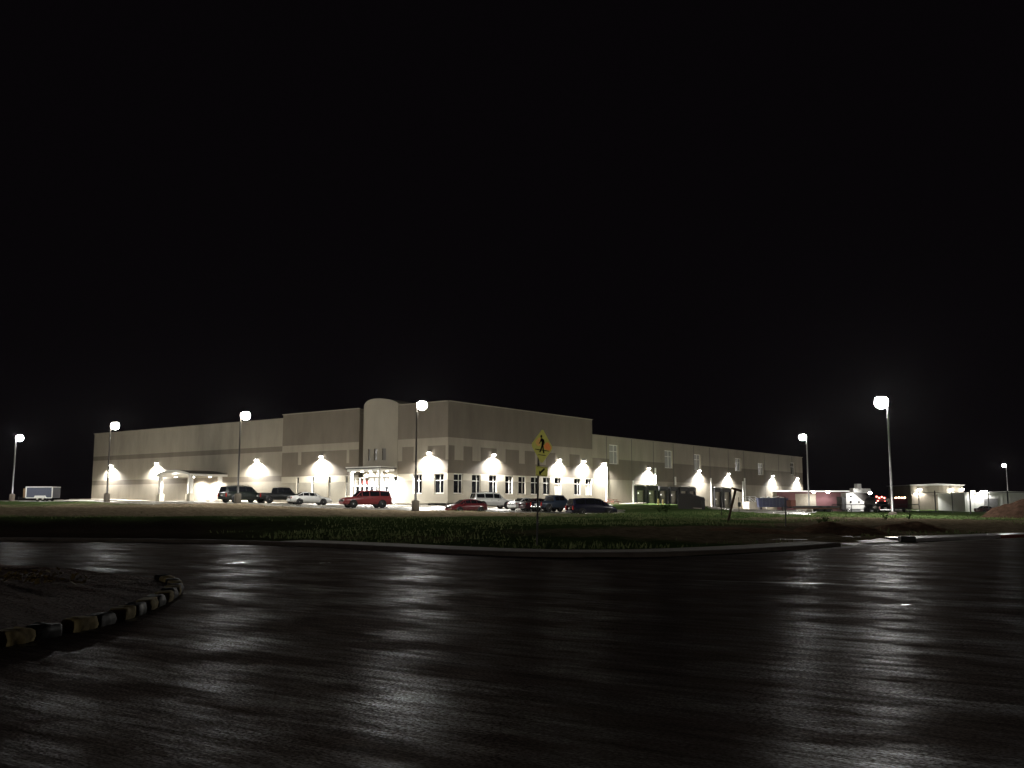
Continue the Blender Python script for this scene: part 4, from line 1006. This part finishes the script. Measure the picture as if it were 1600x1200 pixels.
flat(b, [(-.01, .03), (.06, .03), (.08, -.08), (.13, -.23), (.05, -.225), (.01, -.08)], 'sign_black', q_ + .0063)
b.build('walking_figure', dmd)
b = MB(); flat(b, [(-.40, -.115), (.40, -.115), (.36, -.145), (-.37, -.145)], 'sign_black', .0075); flat(b, [(-.23, -.29), (.22, -.29), (.19, -.315), (-.20, -.315)], 'sign_black', .0075); b.build('crosswalk_lines', dmd)
ap = Vector((lean.x + .03, .02, (at(843.5, 736.5, d_).z - gb))) + Ns * .05 + Xs * .04
b = MB(); b.prism([(-.33, -.165), (.33, -.165), (.33, .165), (-.33, .165)], ap, Xr, Zr, Ns, .006, 'sign_yellow'); pl = b.build('arrow_plate', sign)
b = MB(); flat(b, [(-.16, -.12), (-.155, .03), (-.10, -.02), (.12, .13), (.17, .07), (-.05, -.08), (-.01, -.12)], 'sign_black', .007, ap)
for q in ([(-.31, .135), (.31, .135), (.31, .150), (-.31, .150)], [(-.31, -.150), (.31, -.150), (.31, -.135), (-.31, -.135)]): flat(b, q, 'sign_black', .007, ap)
b.build('arrow', pl)
b = MB(); b.box((lean.x * .88, .0, cd.z - .66), (.05, .05, .16), 'dark_metal'); b.build('bracket', sign)

# ------------------------------------------------------------------ things round the dock and the right-hand yard
def wpos(x, y, d): p_ = at(x, y, d); return p_
# dark screen wall by the dock ramp
A, B_ = at(1064, 790, 118), at(1102, 799, 108)
b = MB(); d2 = Vector((B_.x - A.x, B_.y - A.y, 0)); L_ = d2.length; d2.normalize(); n2 = Vector((d2.y, -d2.x, 0))
gA, gB = g1(A.x, A.y), g1(B_.x, B_.y)
t = thing('ramp_wall', 'dark retaining wall with rounded end beside the dock ramp', 'wall', (A.x, A.y, gA))
top = at(1064, 771, 118).z - gA; tb = at(1102, 777, 108).z - gA
b.prism([(0, -.6), (L_, -.6 + gB - gA), (L_, tb - .25), (L_ - .35, tb), (L_ * .4, top - .05), (.3, top), (0, top - .35)], (0, 0, 0), d2, Zv, n2, .35, 'black_rubber'); b.build('wall_panel', t)
b = MB(); b.tube([d2 * (L_ * .4) + n2 * .2 + Zv * (at(1080, 793, 114).z - gA), d2 * L_ + n2 * .45 + Zv * (gB - gA + .12)], .06, 'pale_concrete', 6); b.build('ledge', t)
# bollards
for x, lb in ((1028.5, 'left one of two short yellow bollards before the dock doors'), (1036, 'right one of two short yellow bollards before the dock doors')):
    p_ = at(x, 790, 138); b = MB(); b.lathe([(.001, .98), (.09, .95), (.11, .88), (.11, -.3)], (0, 0, 0), (0, 0, 1), 'yellow_post', 12)
    o = b.build('bollard'); o.location = (p_.x, p_.y, g1(p_.x, p_.y)); tag(o, lb, 'bollard', 'bollards at the dock')
# picnic table
p_ = at(957, 785, 141); t = thing('picnic_table', 'reddish picnic table against the wall right of the navy van', 'table', (p_.x, p_.y, g1(p_.x, p_.y)), R(50))
b = MB()
for k in range(4): b.box((0, -.3 + k * .2, .76), (1.9, .17, .05), 'wood_red')
b.build('tabletop', t)
for sy in (-1, 1): b = MB(); b.box((0, sy * .72, .45), (1.9, .28, .05), 'wood_red'); b.build('bench', t)
for sx in (-.7, .7):
    b = MB(); b.tube([(sx, -.75, 0), (sx, -.2, .74)], .05, 'wood_red', 6); b.tube([(sx, .75, 0), (sx, .2, .74)], .05, 'wood_red', 6); b.box((sx, 0, .40), (.05, 1.5, .08), 'wood_red'); b.build('leg', t)
# dock stairs with railings
p_ = CORNER + UR * sr(1163) + NR * 1.0; gq = g1(*(p_ + NR * 4)[:2])
t = thing('dock_stairs', 'pale dock stairs with metal railings under the right wing', 'stairs', (p_.x, p_.y, gq))
dirn = (UR * .9 + NR * .3).normalized(); prp = Vector((dirn.y, -dirn.x, 0)); hgt = at(1160, 776, p_.y).z - gq - 1.0
b = MB(); NS_ = 7
for k in range(NS_):
    h = max(.2, hgt) * (1 - k / NS_); b.box(dirn * (.9 + k * .45) + Zv * (h / 2), (.45, 1.7, h), 'pale_concrete', (dirn, prp, Zv))
b.box(dirn * -.3 + Zv * (hgt / 2), (1.9, 1.75, hgt), 'pale_concrete', (dirn, prp, Zv)); b.build('steps', t)
for sy in (-.8, .8):
    b = MB(); pts = [dirn * -1.1 + prp * sy + Zv * (hgt + 1.0), dirn * .7 + prp * sy + Zv * (hgt + 1.0), dirn * (.7 + NS_ * .45) + prp * sy + Zv * 1.0]
    for dz in (0, -.45): b.tube([q + Zv * dz for q in pts], .045, 'white_metal', 6)
    for f_ in (0, .5, 1): q = pts[1].lerp(pts[2], f_); b.tube([q - Zv * 1.0, q], .04, 'white_metal', 6)
    b.build('railing', t)
# leaning post
p_ = at(1138, 816, 66); gp = g1(p_.x, p_.y); tp = at(1149.5, 765, 66.3)
t = thing('leaning_post', 'rusty leaning steel post with short cross piece standing in the grass', 'post', (p_.x, p_.y, gp))
v_ = Vector((tp.x - p_.x, .3, tp.z - gp)); b = MB(); b.tube([v_ * -.12, v_], .085, 'rust', 8); b.build('post', t)
b = MB(); b.box(v_ + Vector((.06, 0, 0)), (.78, .16, .15), 'rust', (Vector((.96, 0, -.28)), Yv, Vector((.28, 0, .96))), .03); b.build('cross_piece', t)
# thin steel posts
for x, y0_, y1_, d, lb in ((1127.5, 812, 768, 82, 'thin dark post in the grass left of the leaning post'), (1155, 808, 777, 90, 'short thin post with a box right of the leaning post'),
                      (1228, 826, 776, 50, 'thin steel post in the green grass before the flatbed trailer')):
    p_ = at(x, y0_, d); gp = g1(p_.x, p_.y); hh = at(x, y1_, d).z - gp; b = MB()
    b.box((0, 0, hh / 2 - .2), (.05, .03, hh + .4), 'dark_metal'); b.box((0, .02, hh / 2 - .2), (.012, .05, hh + .38), 'dark_metal')
    if x == 1155: b.box((.05, 0, hh * .55), (.28, .18, .42), 'dark_metal', bevel=.03)
    o = b.build('steel_post'); o.location = (p_.x, p_.y, gp); tag(o, lb, 'post', 'posts in the grass')
# blue roll-off dumpster
p_ = at(1207, 796, 178); gp = g1(p_.x, p_.y)
t = thing('dumpster', 'blue open top dumpster beside the dock at the end of right wing', 'dumpster', (p_.x, p_.y, gp), R(-6))
zt = at(1207, 778, 178).z - gp; zb0 = max(.3, zt - 1.7)
b = MB(); b.prism([(-2.6, zb0), (2.6, zb0), (2.75, zt), (-2.75, zt)], (0, -1.1, 0), Xv, Zv, Yv, 2.2, 'blue_steel'); b.build('body', t)
b = MB()
for k in range(9): b.box((-2.5 + k * .62, -1.14, (zb0 + zt) / 2), (.10, .08, zt - zb0 - .1), 'blue_steel')
b.box((0, -1.14, zt - .06), (5.5, .1, .12), 'blue_steel'); b.build('ribs', t)
b = MB()
for k, w_ in enumerate((.7, .5, 1.1, .9)): b.box((-1.9 + k * 1.25, -.5 + .2 * (k % 2), zt + .05 + .06 * (k % 3)), (w_, 1.0, .16), 'white_metal', (Vector((.97, 0, .2 * (-1) ** k)), Yv, Vector((-.2 * (-1) ** k, 0, .97))), .03)
b.build('glint_slabs', t)  # white slabs added on top, standing in for glints of reflected light
b = MB()
for x in (-2.2, 2.2): b.box((x, 0, zb0 / 2 - .05), (.4, 2.0, zb0 + .08), 'dark_metal')
b.build('skids', t)
# maroon portable building behind the yard
p_ = at(1264, 800, 205); gp = g1(p_.x, p_.y); Wm = px(1319, 205) - px(1200, 205)
t = thing('portable_building', 'low maroon building with white wall panel and brightly lit eaves', 'building', (p_.x, p_.y, gp))
hz_ = at(1264, 768.5, 205).z - gp
b = MB(); b.box((0, 4, hz_ / 2 - .3), (Wm, 8, hz_ + .5), 'maroon_wall'); b.build('wall', t)
b = MB(); b.box((px(1259, 205) - p_.x, -.03, hz_ / 2 - .2), (px(1275, 205) - px(1243, 205), .12, hz_ - .4), 'pale_concrete', bevel=.02); b.build('wall_panel', t)
b = MB(); b.box((px(1207, 205) - p_.x, -.03, hz_ / 2 - .2), (1.1, .12, hz_ - .4), 'white_paint', bevel=.02); b.build('door', t)
b = MB(); b.box((0, 3.2, hz_ + .12), (Wm + 1.2, 10.0, .26), 'white_metal', bevel=.05); b.build('roof', t)
b = MB(); b.box((0, -1.86, hz_ + .12), (Wm + 1.0, .06, .16), 'eave_lens')
b.build('eave_lights', t)
for x, lb in ((1268, 'wall light under the left part of the maroon building eaves'), (1290, 'wall light under the middle of the maroon building eaves')):
    q_ = Vector((px(x, 205), p_.y - 1.9, gp + hz_ + .05)); w_ = thing('wall_light', lb, 'wall light', q_, 0, 'lights of the yard buildings')
    b = MB(); b.lathe([(.001, -.34), (.2, -.30), (.34, -.12), (.36, 0), (.001, .02)], (0, 0, 0), (0, 0, 1), 'pack_lens', 14); b.build('lens', w_)
    b = MB(); b.box((0, .0, .09), (.7, .5, .14), 'bronze_metal', bevel=.04); b.build('housing', w_)
    spot(w_, Vector((0, -.1, -.45)), 330, R(165), .4, rad=.25)
# white semi truck facing right
p_ = at(1342, 801, 185); gp = g1(p_.x, p_.y)
t = thing('semi_truck', 'white semi truck with dark curved stripe and boxy roof unit, facing right', 'truck', (p_.x, p_.y, gp), R(4))
k_ = lambda x: (x - 1342) / F_PX * 185; zz = lambda y: at(1342, y, 185).z - gp
side_pf = [(k_(1318.5), zz(797)), (k_(1318.5), zz(770.5)), (k_(1335), zz(769)), (k_(1346), zz(771)), (k_(1356), zz(776)), (k_(1363), zz(783.5)), (k_(1366), zz(789)), (k_(1366.5), zz(798)), (k_(1358), zz(799))]
b = MB(); b.prism(side_pf, (0, -1.2, 0), Xv, Zv, Yv, 2.4, 'white_metal'); body = b.build('body', t)
b = MB(); up_ = [(1329, 770.2), (1335, 769.2), (1341, 769.9), (1346, 771.2), (1351, 773.2), (1356, 776.2), (1360, 779.6), (1363, 783.7), (1366, 789), (1366.4, 794)]
lo_ = [(1360, 791), (1354, 788), (1348, 784.6), (1342, 780.4), (1337, 776), (1333, 772.8)]
b.prism([(k_(x), zz(y)) for x, y in up_ + lo_], (0, -1.215, 0), Xv, Zv, Yv, .03, 'bronze_metal'); b.build('stripe', t)
b = MB(); b.lathe([(.001, .03), (.66, .03), (.68, -.05)], (k_(1350.5), -1.19, .62), (0, -1, 0), 'black_trim', 20); b.box((k_(1330), -1.2, .42), (2.6, .06, .5), 'grey_metal'); b.build('wheel_arch', t)
for x, y, w_, h_ in ((1326.5, 776, 3.6, 2.4), (1325.5, 784.3, 2.6, 3.6), (1338.5, 784.5, 3.0, 2.0)):
    b = MB(); b.box((k_(x), -1.21, zz(y)), (w_ / F_PX * 185, .06, h_ / F_PX * 185), 'glass_dark', bevel=.01); b.build('window', t)
b = MB(); b.box((k_(1339), 0, zz(768) + .2), (1.9, 1.7, .9), 'white_metal', bevel=.08); b.box((k_(1342), 0, zz(762) + .2), (.9, 1.3, 1.1), 'white_metal', bevel=.06); b.box((k_(1353), 0, zz(769.5) + .3), (1.7, 1.7, .9), 'white_metal', bevel=.08); b.build('roof_unit', t)
for x in (1323, 1350.5):
    for sy in (-1, 1):
        w = MB(); w.lathe([(.001, .1), (.25, .11), (.3, .08), (.5, .12), (.52, -.2)], (k_(x), sy * 1.1, .5), (0, sy, 0), 'black_rubber', 20); w.lathe([(.001, .13), (.24, .13), (.26, .1)], (k_(x), sy * 1.1, .5), (0, sy, 0), 'chrome', 12)
        w.build('wheel', t)
b = MB(); b.box((k_(1365.5), 0, .75), (.25, 2.4, .4), 'chrome', bevel=.05); b.build('bumper', t)
b = MB(); b.box((k_(1308), 0, 1.0), (2.4, .9, .3), 'dark_metal'); b.box((k_(1314.5), 0, 1.75), (.8, 2.3, 2.6), 'dark_metal', bevel=.05); b.build('chassis', t)
q_ = at(1359.5, 770, 180); b = MB(); b.lathe([(.001, -.3), (.25, -.25), (.33, 0), (.001, .25)], (0, 0, 0), (0, 0, 1), 'pack_lens', 12)
b.tube([(0, 0, .2), (0, .5, .25), (0, .5, -(q_.z - g1(q_.x, q_.y)))], .06, 'dark_metal', 6)
o = b.build('yard_light'); o.location = q_; spot(o, Vector((-.1, .3, -.5)), 1100, R(150), .4, (-.75, .45, -.5), .25); tag(o, 'bright yard light on a post at the nose of the white truck', 'yard light')
# flatbed trailer
p_ = at(1272, 800, 112); gp = g1(p_.x, p_.y)
t = thing('flatbed_trailer', 'dark flatbed trailer parked in front of the maroon building', 'trailer', (p_.x, p_.y, gp), R(-3))
zb1 = at(1272, 790.5, 112).z - gp
b = MB(); b.box((.0, 0, zb1 - .1), (5.3, 2.2, .22), 'dark_metal', bevel=.03); b.box((0, -1.1, zb1 - .28), (5.3, .10, .14), 'rust'); b.build('deck', t)
b = MB(); b.box((-2.62, 0, zb1 + .3), (.6, 2.2, .75), 'wood_red', bevel=.05); b.build('headboard', t)
for k in range(2):
    for sy in (-1, 1):
        w = MB(); w.lathe([(.001, .1), (.2, .11), (.36, .1), (.38, -.12)], (.5 + k * .9, sy * 1.0, .38), (0, sy, 0), 'black_rubber', 18); w.build('wheel', t)
b = MB(); b.tube([(-2.6, 0, zb1 - .2), (-3.8, 0, .5)], .07, 'dark_metal', 6); b.tube([(-3.6, 0, 0), (-3.6, 0, .8)], .05, 'dark_metal', 6); b.build('hitch', t)
# pipe fence
t = thing('pipe_fence', 'dark pipe rail fence between flatbed trailer and tall lamp post', 'fence', (px(1345, 116), 116, 0))
b = MB(); ox, oy = px(1345, 116), 116
pts = [Vector((px(x, 116) - ox, 0, at(x, 788.5, 116).z)) for x in range(1300, 1440, 15)]
b.tube(pts, .05, 'dark_metal', 6); b.tube([q - Zv * .55 for q in pts], .04, 'dark_metal', 6); b.build('rail', t)
for q in pts[::2]: b = MB(); b.tube([q, Vector((q.x, 0, g1(q.x + ox, oy) - .3))], .055, 'dark_metal', 6); b.build('post', t)
# dark vehicles with red and amber lamps
vehicle('pickup', 'paint_black', 'dark pickup with glowing red tail lamps right of the white truck', 'pickup', 1378, 150, math.pi / 2 - .2, 'vehicles in the yard')
tr = None
p_ = at(1377, 777, 148.5)
def lamps(lst, d, mat, label, cat, name, body):
    t = thing(name, label, cat, (px(lst[0][0], d), d, 0)); ox = px(lst[0][0], d)
    return t, ox
x0_ = 1408; d = 170; p_ = at(x0_, 800, d); gp = g1(p_.x, p_.y)
t = thing('box_truck', 'dark red box truck with a row of amber roof lamps', 'truck', (p_.x, p_.y, gp), R(2))
zt = at(x0_, 778, d).z - gp
b = MB(); b.box((0, 2.5, zt / 2 + .35), (2.6, 5.0, zt - .8), 'paint_wine', bevel=.06); b.build('cargo_box', t)
b = MB(); b.box((0, 6.2, 1.2), (2.3, 2.0, 1.7), 'paint_wine', bevel=.15); b.build('cab', t)
for sx in (-1, 1):
    for y in (1.0, 6.2): w = MB(); w.lathe([(.001, .1), (.28, .11), (.45, .1), (.47, -.15)], (sx * 1.0, y, .47), (sx, 0, 0), 'black_rubber', 18); w.build('wheel', t)
for k, dx in enumerate((-.85, -.3, .25, .75)): b = MB(); b.box((dx, -.06, zt + .02 + .05 * (k % 2)), (.34, .12, .22), 'amber_lamp', bevel=.04); b.build('roof_lamp', t)
b = MB(); b.box((0, 2.0, .75), (1.0, 5.0, .25), 'dark_metal'); b.build('chassis', t)
# trailer with cluster of red marker lamps
x0_ = 1376; d = 158; p_ = at(x0_, 799, d); gp = g1(p_.x, p_.y)
t = thing('tank_trailer', 'dark trailer with a cluster of small red marker lamps', 'trailer', (p_.x, p_.y, gp))
b = MB(); b.lathe([(.001, -.1), (.9, 0), (1.05, .3), (1.05, 4.4), (.9, 4.7), (.001, 4.8)], (0, 0, 1.55), (0, 1, 0), 'dark_metal', 20); b.build('tank', t)
b = MB(); b.box((0, 2.4, .55), (1.1, 4.6, .2), 'dark_metal'); b.box((0, -.15, .62), (2.2, .12, .2), 'dark_metal'); b.build('chassis', t)
for sx in (-1, 1):
    for y in (3.0, 3.9): w = MB(); w.lathe([(.001, .1), (.25, .11), (.42, .1), (.44, -.15)], (sx * .95, y, .44), (sx, 0, 0), 'black_rubber', 16); w.build('wheel', t)
for x, y in ((1369, 776), (1373, 778), (1377, 776.5), (1381, 778), (1371, 783), (1382, 784)):
    q_ = at(x, y, d); b = MB(); b.box((q_.x - p_.x, -.2, q_.z - gp), (.24, .14, .22), 'red_lamp', bevel=.04); b.tube([(q_.x - p_.x, -.12, q_.z - gp), (q_.x - p_.x, .3, q_.z - gp)], .04, 'dark_metal', 5); b.build('marker_lamp', t)
# yard buildings at the far right
def shed(name, x0_, x1_, ytop, d, label, wall, roofm, depth=14, door=None):
    ox = px((x0_ + x1_) / 2, d); gp = g1(ox, d); t = thing(name, label, 'building', (ox, d, gp)); w_ = px(x1_, d) - px(x0_, d); h = at(x0_, ytop, d).z - gp
    b = MB(); b.box((0, depth / 2, h / 2 - .4), (w_, depth, h + .8), wall)
    n_ = int(w_ / .9)
    for k in range(n_): b.box((-w_ / 2 + (k + .5) * w_ / n_, -.03, h / 2), (.07, .06, h - .1), wall)
    b.build('wall', t)
    b = MB(); b.prism([(-w_ / 2 - .3, h), (w_ / 2 + .3, h), (w_ / 2 + .3, h + .15), (0, h + .5), (-w_ / 2 - .3, h + .15)], (0, -.4, 0), Xv, Zv, Yv, depth + .8, roofm); b.build('roof', t)
    return t, ox, gp, h, w_
t, ox, gp, h, w_ = shed('metal_shed', 1424, 1506, 758.5, 240, 'beige metal shed with two bright wall lights', 'beige_concrete', 'white_metal')
b = MB(); b.box((0, -.08, h * .31), (w_ - .3, .14, h * .62), 'dark_concrete'); b.build('door_shade_panel', t)  # dark panel across the lower wall, paints in its shade
t2, ox2, gp2, h2, w2 = shed('white_building', 1508, 1650, 771, 222, 'long white metal building behind the fence at the far right', 'white_metal', 'white_metal')
b = MB(); b.box((-w2 / 2 + 6.0, -.1, 1.5), (3.2, .12, 3.0), 'grey_metal'); b.build('door_shade_panel', t2)
for x, y, d, lb in ((1437, 764.5, 239.3, 'wall light on the left end of the beige metal shed'), (1487, 764.5, 239.3, 'wall light near the right end of the beige metal shed'), (1503.5, 764, 239.3, 'small wall light at the right corner of the beige metal shed'),
                    (1520, 768, 221.2, 'leftmost wall light on the long white building'), (1534.5, 768, 221.2, 'left one of the close pair of lights on the white building'), (1541, 768, 221.2, 'right one of the close pair of lights on the white building')):
    q_ = at(x, y, d); w_ = thing('wall_light', lb, 'wall light', q_, 0, 'lights of the yard buildings')
    b = MB(); b.box((0, .3, .18), (.6, .8, .2), 'bronze_metal', bevel=.05); b.build('housing', w_)
    b = MB(); b.lathe([(.001, -.38), (.24, -.32), (.38, -.10), (.40, .08)], (0, 0, 0), (0, 0, 1), 'pack_lens', 14); b.build('lens', w_)
    spot(w_, Vector((0, -.3, -.45)), 2600 if x < 1490 else 300, R(150), .3, rad=.2)
# red car before the white building
vehicle('sedan', 'paint_maroon', 'dark red car parked before the white building behind the fence', 'car', 1541, 190, .3, 'vehicles in the yard')
# chain link fence
FA, FB = (1436, 112), (1640, 96)
t = thing('chain_link_fence', 'chain link fence with tall steel posts at the far right', 'fence', (px(FA[0], FA[1]), FA[1], 0)); ox, oy = px(*FA), FA[1]
ex, ey = px(*FB), FB[1]; NP = 7; tops = []
for k in range(NP + 1):
    f_ = k / NP; x, y = ox + (ex - ox) * f_, oy + (ey - oy) * f_; g_ = g1(x, y); tp = g_ + 2.45; tops.append(Vector((x - ox, y - oy, tp)))
    b = MB(); b.tube([(x - ox, y - oy, g_ - .3), (x - ox, y - oy, tp + .08)], .075 if k % 2 else .05, 'dark_metal', 8); b.build('post', t)
b = MB(); b.tube([q - Zv * .1 for q in tops], .03, 'dark_metal', 6); b.build('rail', t)
b = MB()
for p0, p1 in zip(tops[:-1], tops[1:]):
    b.add([p0 - Zv * .1, p1 - Zv * .1, p1 - Zv * 2.4, p0 - Zv * 2.4], [(0, 1, 2, 3)], 'chain_link')
b.build('mesh', t)

# dirt mounds
def mound(x, y, d, wx, wy, h, label, seed, mat='dirt'):
    r_ = random.Random(seed); p_ = at(x, y, d); b = MB(); n_, m_ = 22, 16; vs, fs = [], []
    from mathutils import noise
    for j in range(m_ + 1):
        for i in range(n_ + 1):
            u, v = (i / n_ - .5) * 2, (j / m_ - .5) * 2; q = max(0, 1 - (u * u + v * v)); X_, Y_ = p_.x + u * wx, p_.y + v * wy
            nz = noise.noise(Vector((u * 2.4 + seed, v * 2.4, 0))) * .35 + noise.noise(Vector((u * 6 + seed, v * 6, 2))) * .18
            vs.append((X_ - p_.x, Y_ - p_.y, g1(X_, Y_) - .06 + h * (q ** .9) * (1 + nz) - (.1 if q == 0 else 0)))
    for j in range(m_):
        for i in range(n_): a_ = j * (n_ + 1) + i; fs.append((a_, a_ + 1, a_ + n_ + 2, a_ + n_ + 1))
    b.add(vs, fs, mat, True); o = b.build('dirt_mound'); o.location = (p_.x, p_.y, 0); tag(o, label, 'dirt mound', 'dirt heaps')
mound(1312, 830, 46, 2.3, 2.2, .5, 'low heap of dark dirt beside the road left of the tall lamp post', 1)
mound(1425, 832, 50, 2.1, 2.0, .42, 'low heap of dirt behind the pale kerb strip', 5)
mound(1605, 806, 84, 3.9, 3.0, 1.5, 'large heap of brown dirt at the right edge before the white building', 9, 'shaded_dirt')
mound(1180, 840, 44, 2.8, 2.0, .17, 'flat spread of bare dirt by the sidewalk under the leaning post', 12)

# ------------------------------------------------------------------ grass and weeds
rngg = np.random.default_rng(11)
N = 90000
gxs = rngg.uniform(-60, 62, N); gys = 29 + rngg.power(0.8, N) * 66
from mathutils import noise as mnoise
ok = (gys > kerb_y(gxs) + 2.2) & ~in_poly(gxs, gys, LOT_A) & ~in_poly(gxs, gys, LOT_B) & (np.abs(gxs) < gys * .62 + 3)
gxs, gys = gxs[ok], gys[ok]
bn = np.array([mnoise.noise(Vector((x * .16, y * .16, 4))) for x, y in zip(gxs, gys)])
def dens(x, d, rx, ry): return np.exp(-(((gxs - px(x, d)) / rx) ** 2 + ((gys - d) / ry) ** 2))
bare_g = .9 * dens(100, 80, 40, 14) + .9 * dens(450, 82, 22, 12) + .7 * dens(1030, 42, 6, 6) + .9 * dens(1180, 40, 7, 4) + .9 * dens(1310, 46, 4, 3) + .8 * dens(1540, 52, 9, 5) + .6 * dens(1340, 70, 6, 9) + .6 * dens(1470, 66, 8, 11) + .6 * dens(1320, 54, 7, 4) + .5 * dens(1430, 58, 6, 4)
bare_g = bare_g + 1.2 * np.clip((560 - gpx(gxs, gys)) / 260, 0, 1) * (gys < 61)
ok = bn - bare_g + rngg.normal(0, .18, len(bn)) > -.22
ok2 = ok; gxs, gys = gxs[ok], gys[ok]; n = len(gxs); gzs = gz(gxs, gys)
ang = rngg.uniform(0, 6.28, n); hgt = rngg.uniform(.04, .11, n) * (1 + .8 * rngg.random(n)) * (1 + .9 * np.clip(bn[ok2], -.5, .8)); wd = rngg.uniform(.02, .05, n)
lean_ = rngg.normal(0, .06, (n, 2))
V = np.empty((n, 3, 3)); V[:, 0] = np.stack([gxs - np.cos(ang) * wd, gys - np.sin(ang) * wd, gzs - .03], 1); V[:, 1] = np.stack([gxs + np.cos(ang) * wd, gys + np.sin(ang) * wd, gzs - .03], 1)
V[:, 2] = np.stack([gxs + lean_[:, 0], gys + lean_[:, 1], gzs + hgt], 1)
me = bpy.data.meshes.new('grass'); me.from_pydata(V.reshape(-1, 3).tolist(), [], np.arange(n * 3).reshape(-1, 3).tolist())
me.materials.append(M['grass_blade']); o = bpy.data.objects.new('grass', me); COL.objects.link(o); o['kind'] = 'stuff'
tag(o, 'short rough grass growing between the road and the parking lot', 'grass')
def weed(x, y, d, h, label, seed, n_=70):
    r_ = random.Random(seed); p_ = at(x, y, d); g_ = g1(p_.x, p_.y); b = MB()
    for k in range(7):
        a_ = r_.uniform(0, 6.28); e_ = Vector((math.cos(a_) * h * .45, math.sin(a_) * h * .45, h * r_.uniform(.6, 1))); b.tube([(0, 0, -.05), e_ * .5 + Zv * h * .1, e_], [.012, .01, .005], 'leaf', 4)
        for q in range(n_ // 7):
            c = e_ * r_.uniform(.25, 1.05) + Vector((r_.gauss(0, .07 * h), r_.gauss(0, .07 * h), r_.gauss(0, .05 * h))); s = r_.uniform(.06, .13) * h
            u = Vector((r_.gauss(0, 1), r_.gauss(0, 1), r_.gauss(0, .6))).normalized(); w = u.cross(Vector((r_.gauss(0, 1), r_.gauss(0, 1), r_.gauss(0, 1)))).normalized()
            b.add([c - u * s, c + w * s * .5, c + u * s, c - w * s * .5], [(0, 1, 2, 3)], 'leaf')
    o = b.build('weed'); o.location = (p_.x, p_.y, g_); tag(o, label, 'weed', 'weeds in the grass')
weed(1040, 806, 88, .95, 'leafy weed standing on the lit grass left of the ramp wall end', 2, 160)
weed(1031, 803, 94, .6, 'small weed beside a bigger one before the dock doors', 3)
weed(1290, 815, 62, .5, 'low bushy weed in the green grass right of the thin steel post', 4, 140)
weed(1280, 822, 55, .45, 'small weed beside the dark dirt heap', 6)
weed(1384, 816, 70, .5, 'low weed at the foot of the tall pale lamp post', 8, 120)
weed(1420, 815, 70, .45, 'low weed just right of the tall pale lamp post', 10, 120)

# ------------------------------------------------------------------ volume added for the glow round the lamps
b = MB(); b.box((0, 540, 7.5), (1900, 1400, 19.0), 'dark_metal'); hz = b.build('added_haze'); hz['kind'] = 'stuff'
tag(hz, 'thin volume added for a faint glow round the lamps', 'added_haze')
hm = bpy.data.materials.new('added_haze'); hm.use_nodes = True; hm.node_tree.nodes.clear()
ho = hm.node_tree.nodes.new('ShaderNodeOutputMaterial'); hv = hm.node_tree.nodes.new('ShaderNodeVolumePrincipled')
hv.inputs['Density'].default_value = 2.6e-5; hv.inputs['Anisotropy'].default_value = 0.75; hv.inputs['Color'].default_value = (.95, .95, 1, 1)
hm.node_tree.links.new(hv.outputs[0], ho.inputs['Volume']); hz.data.materials[0] = hm
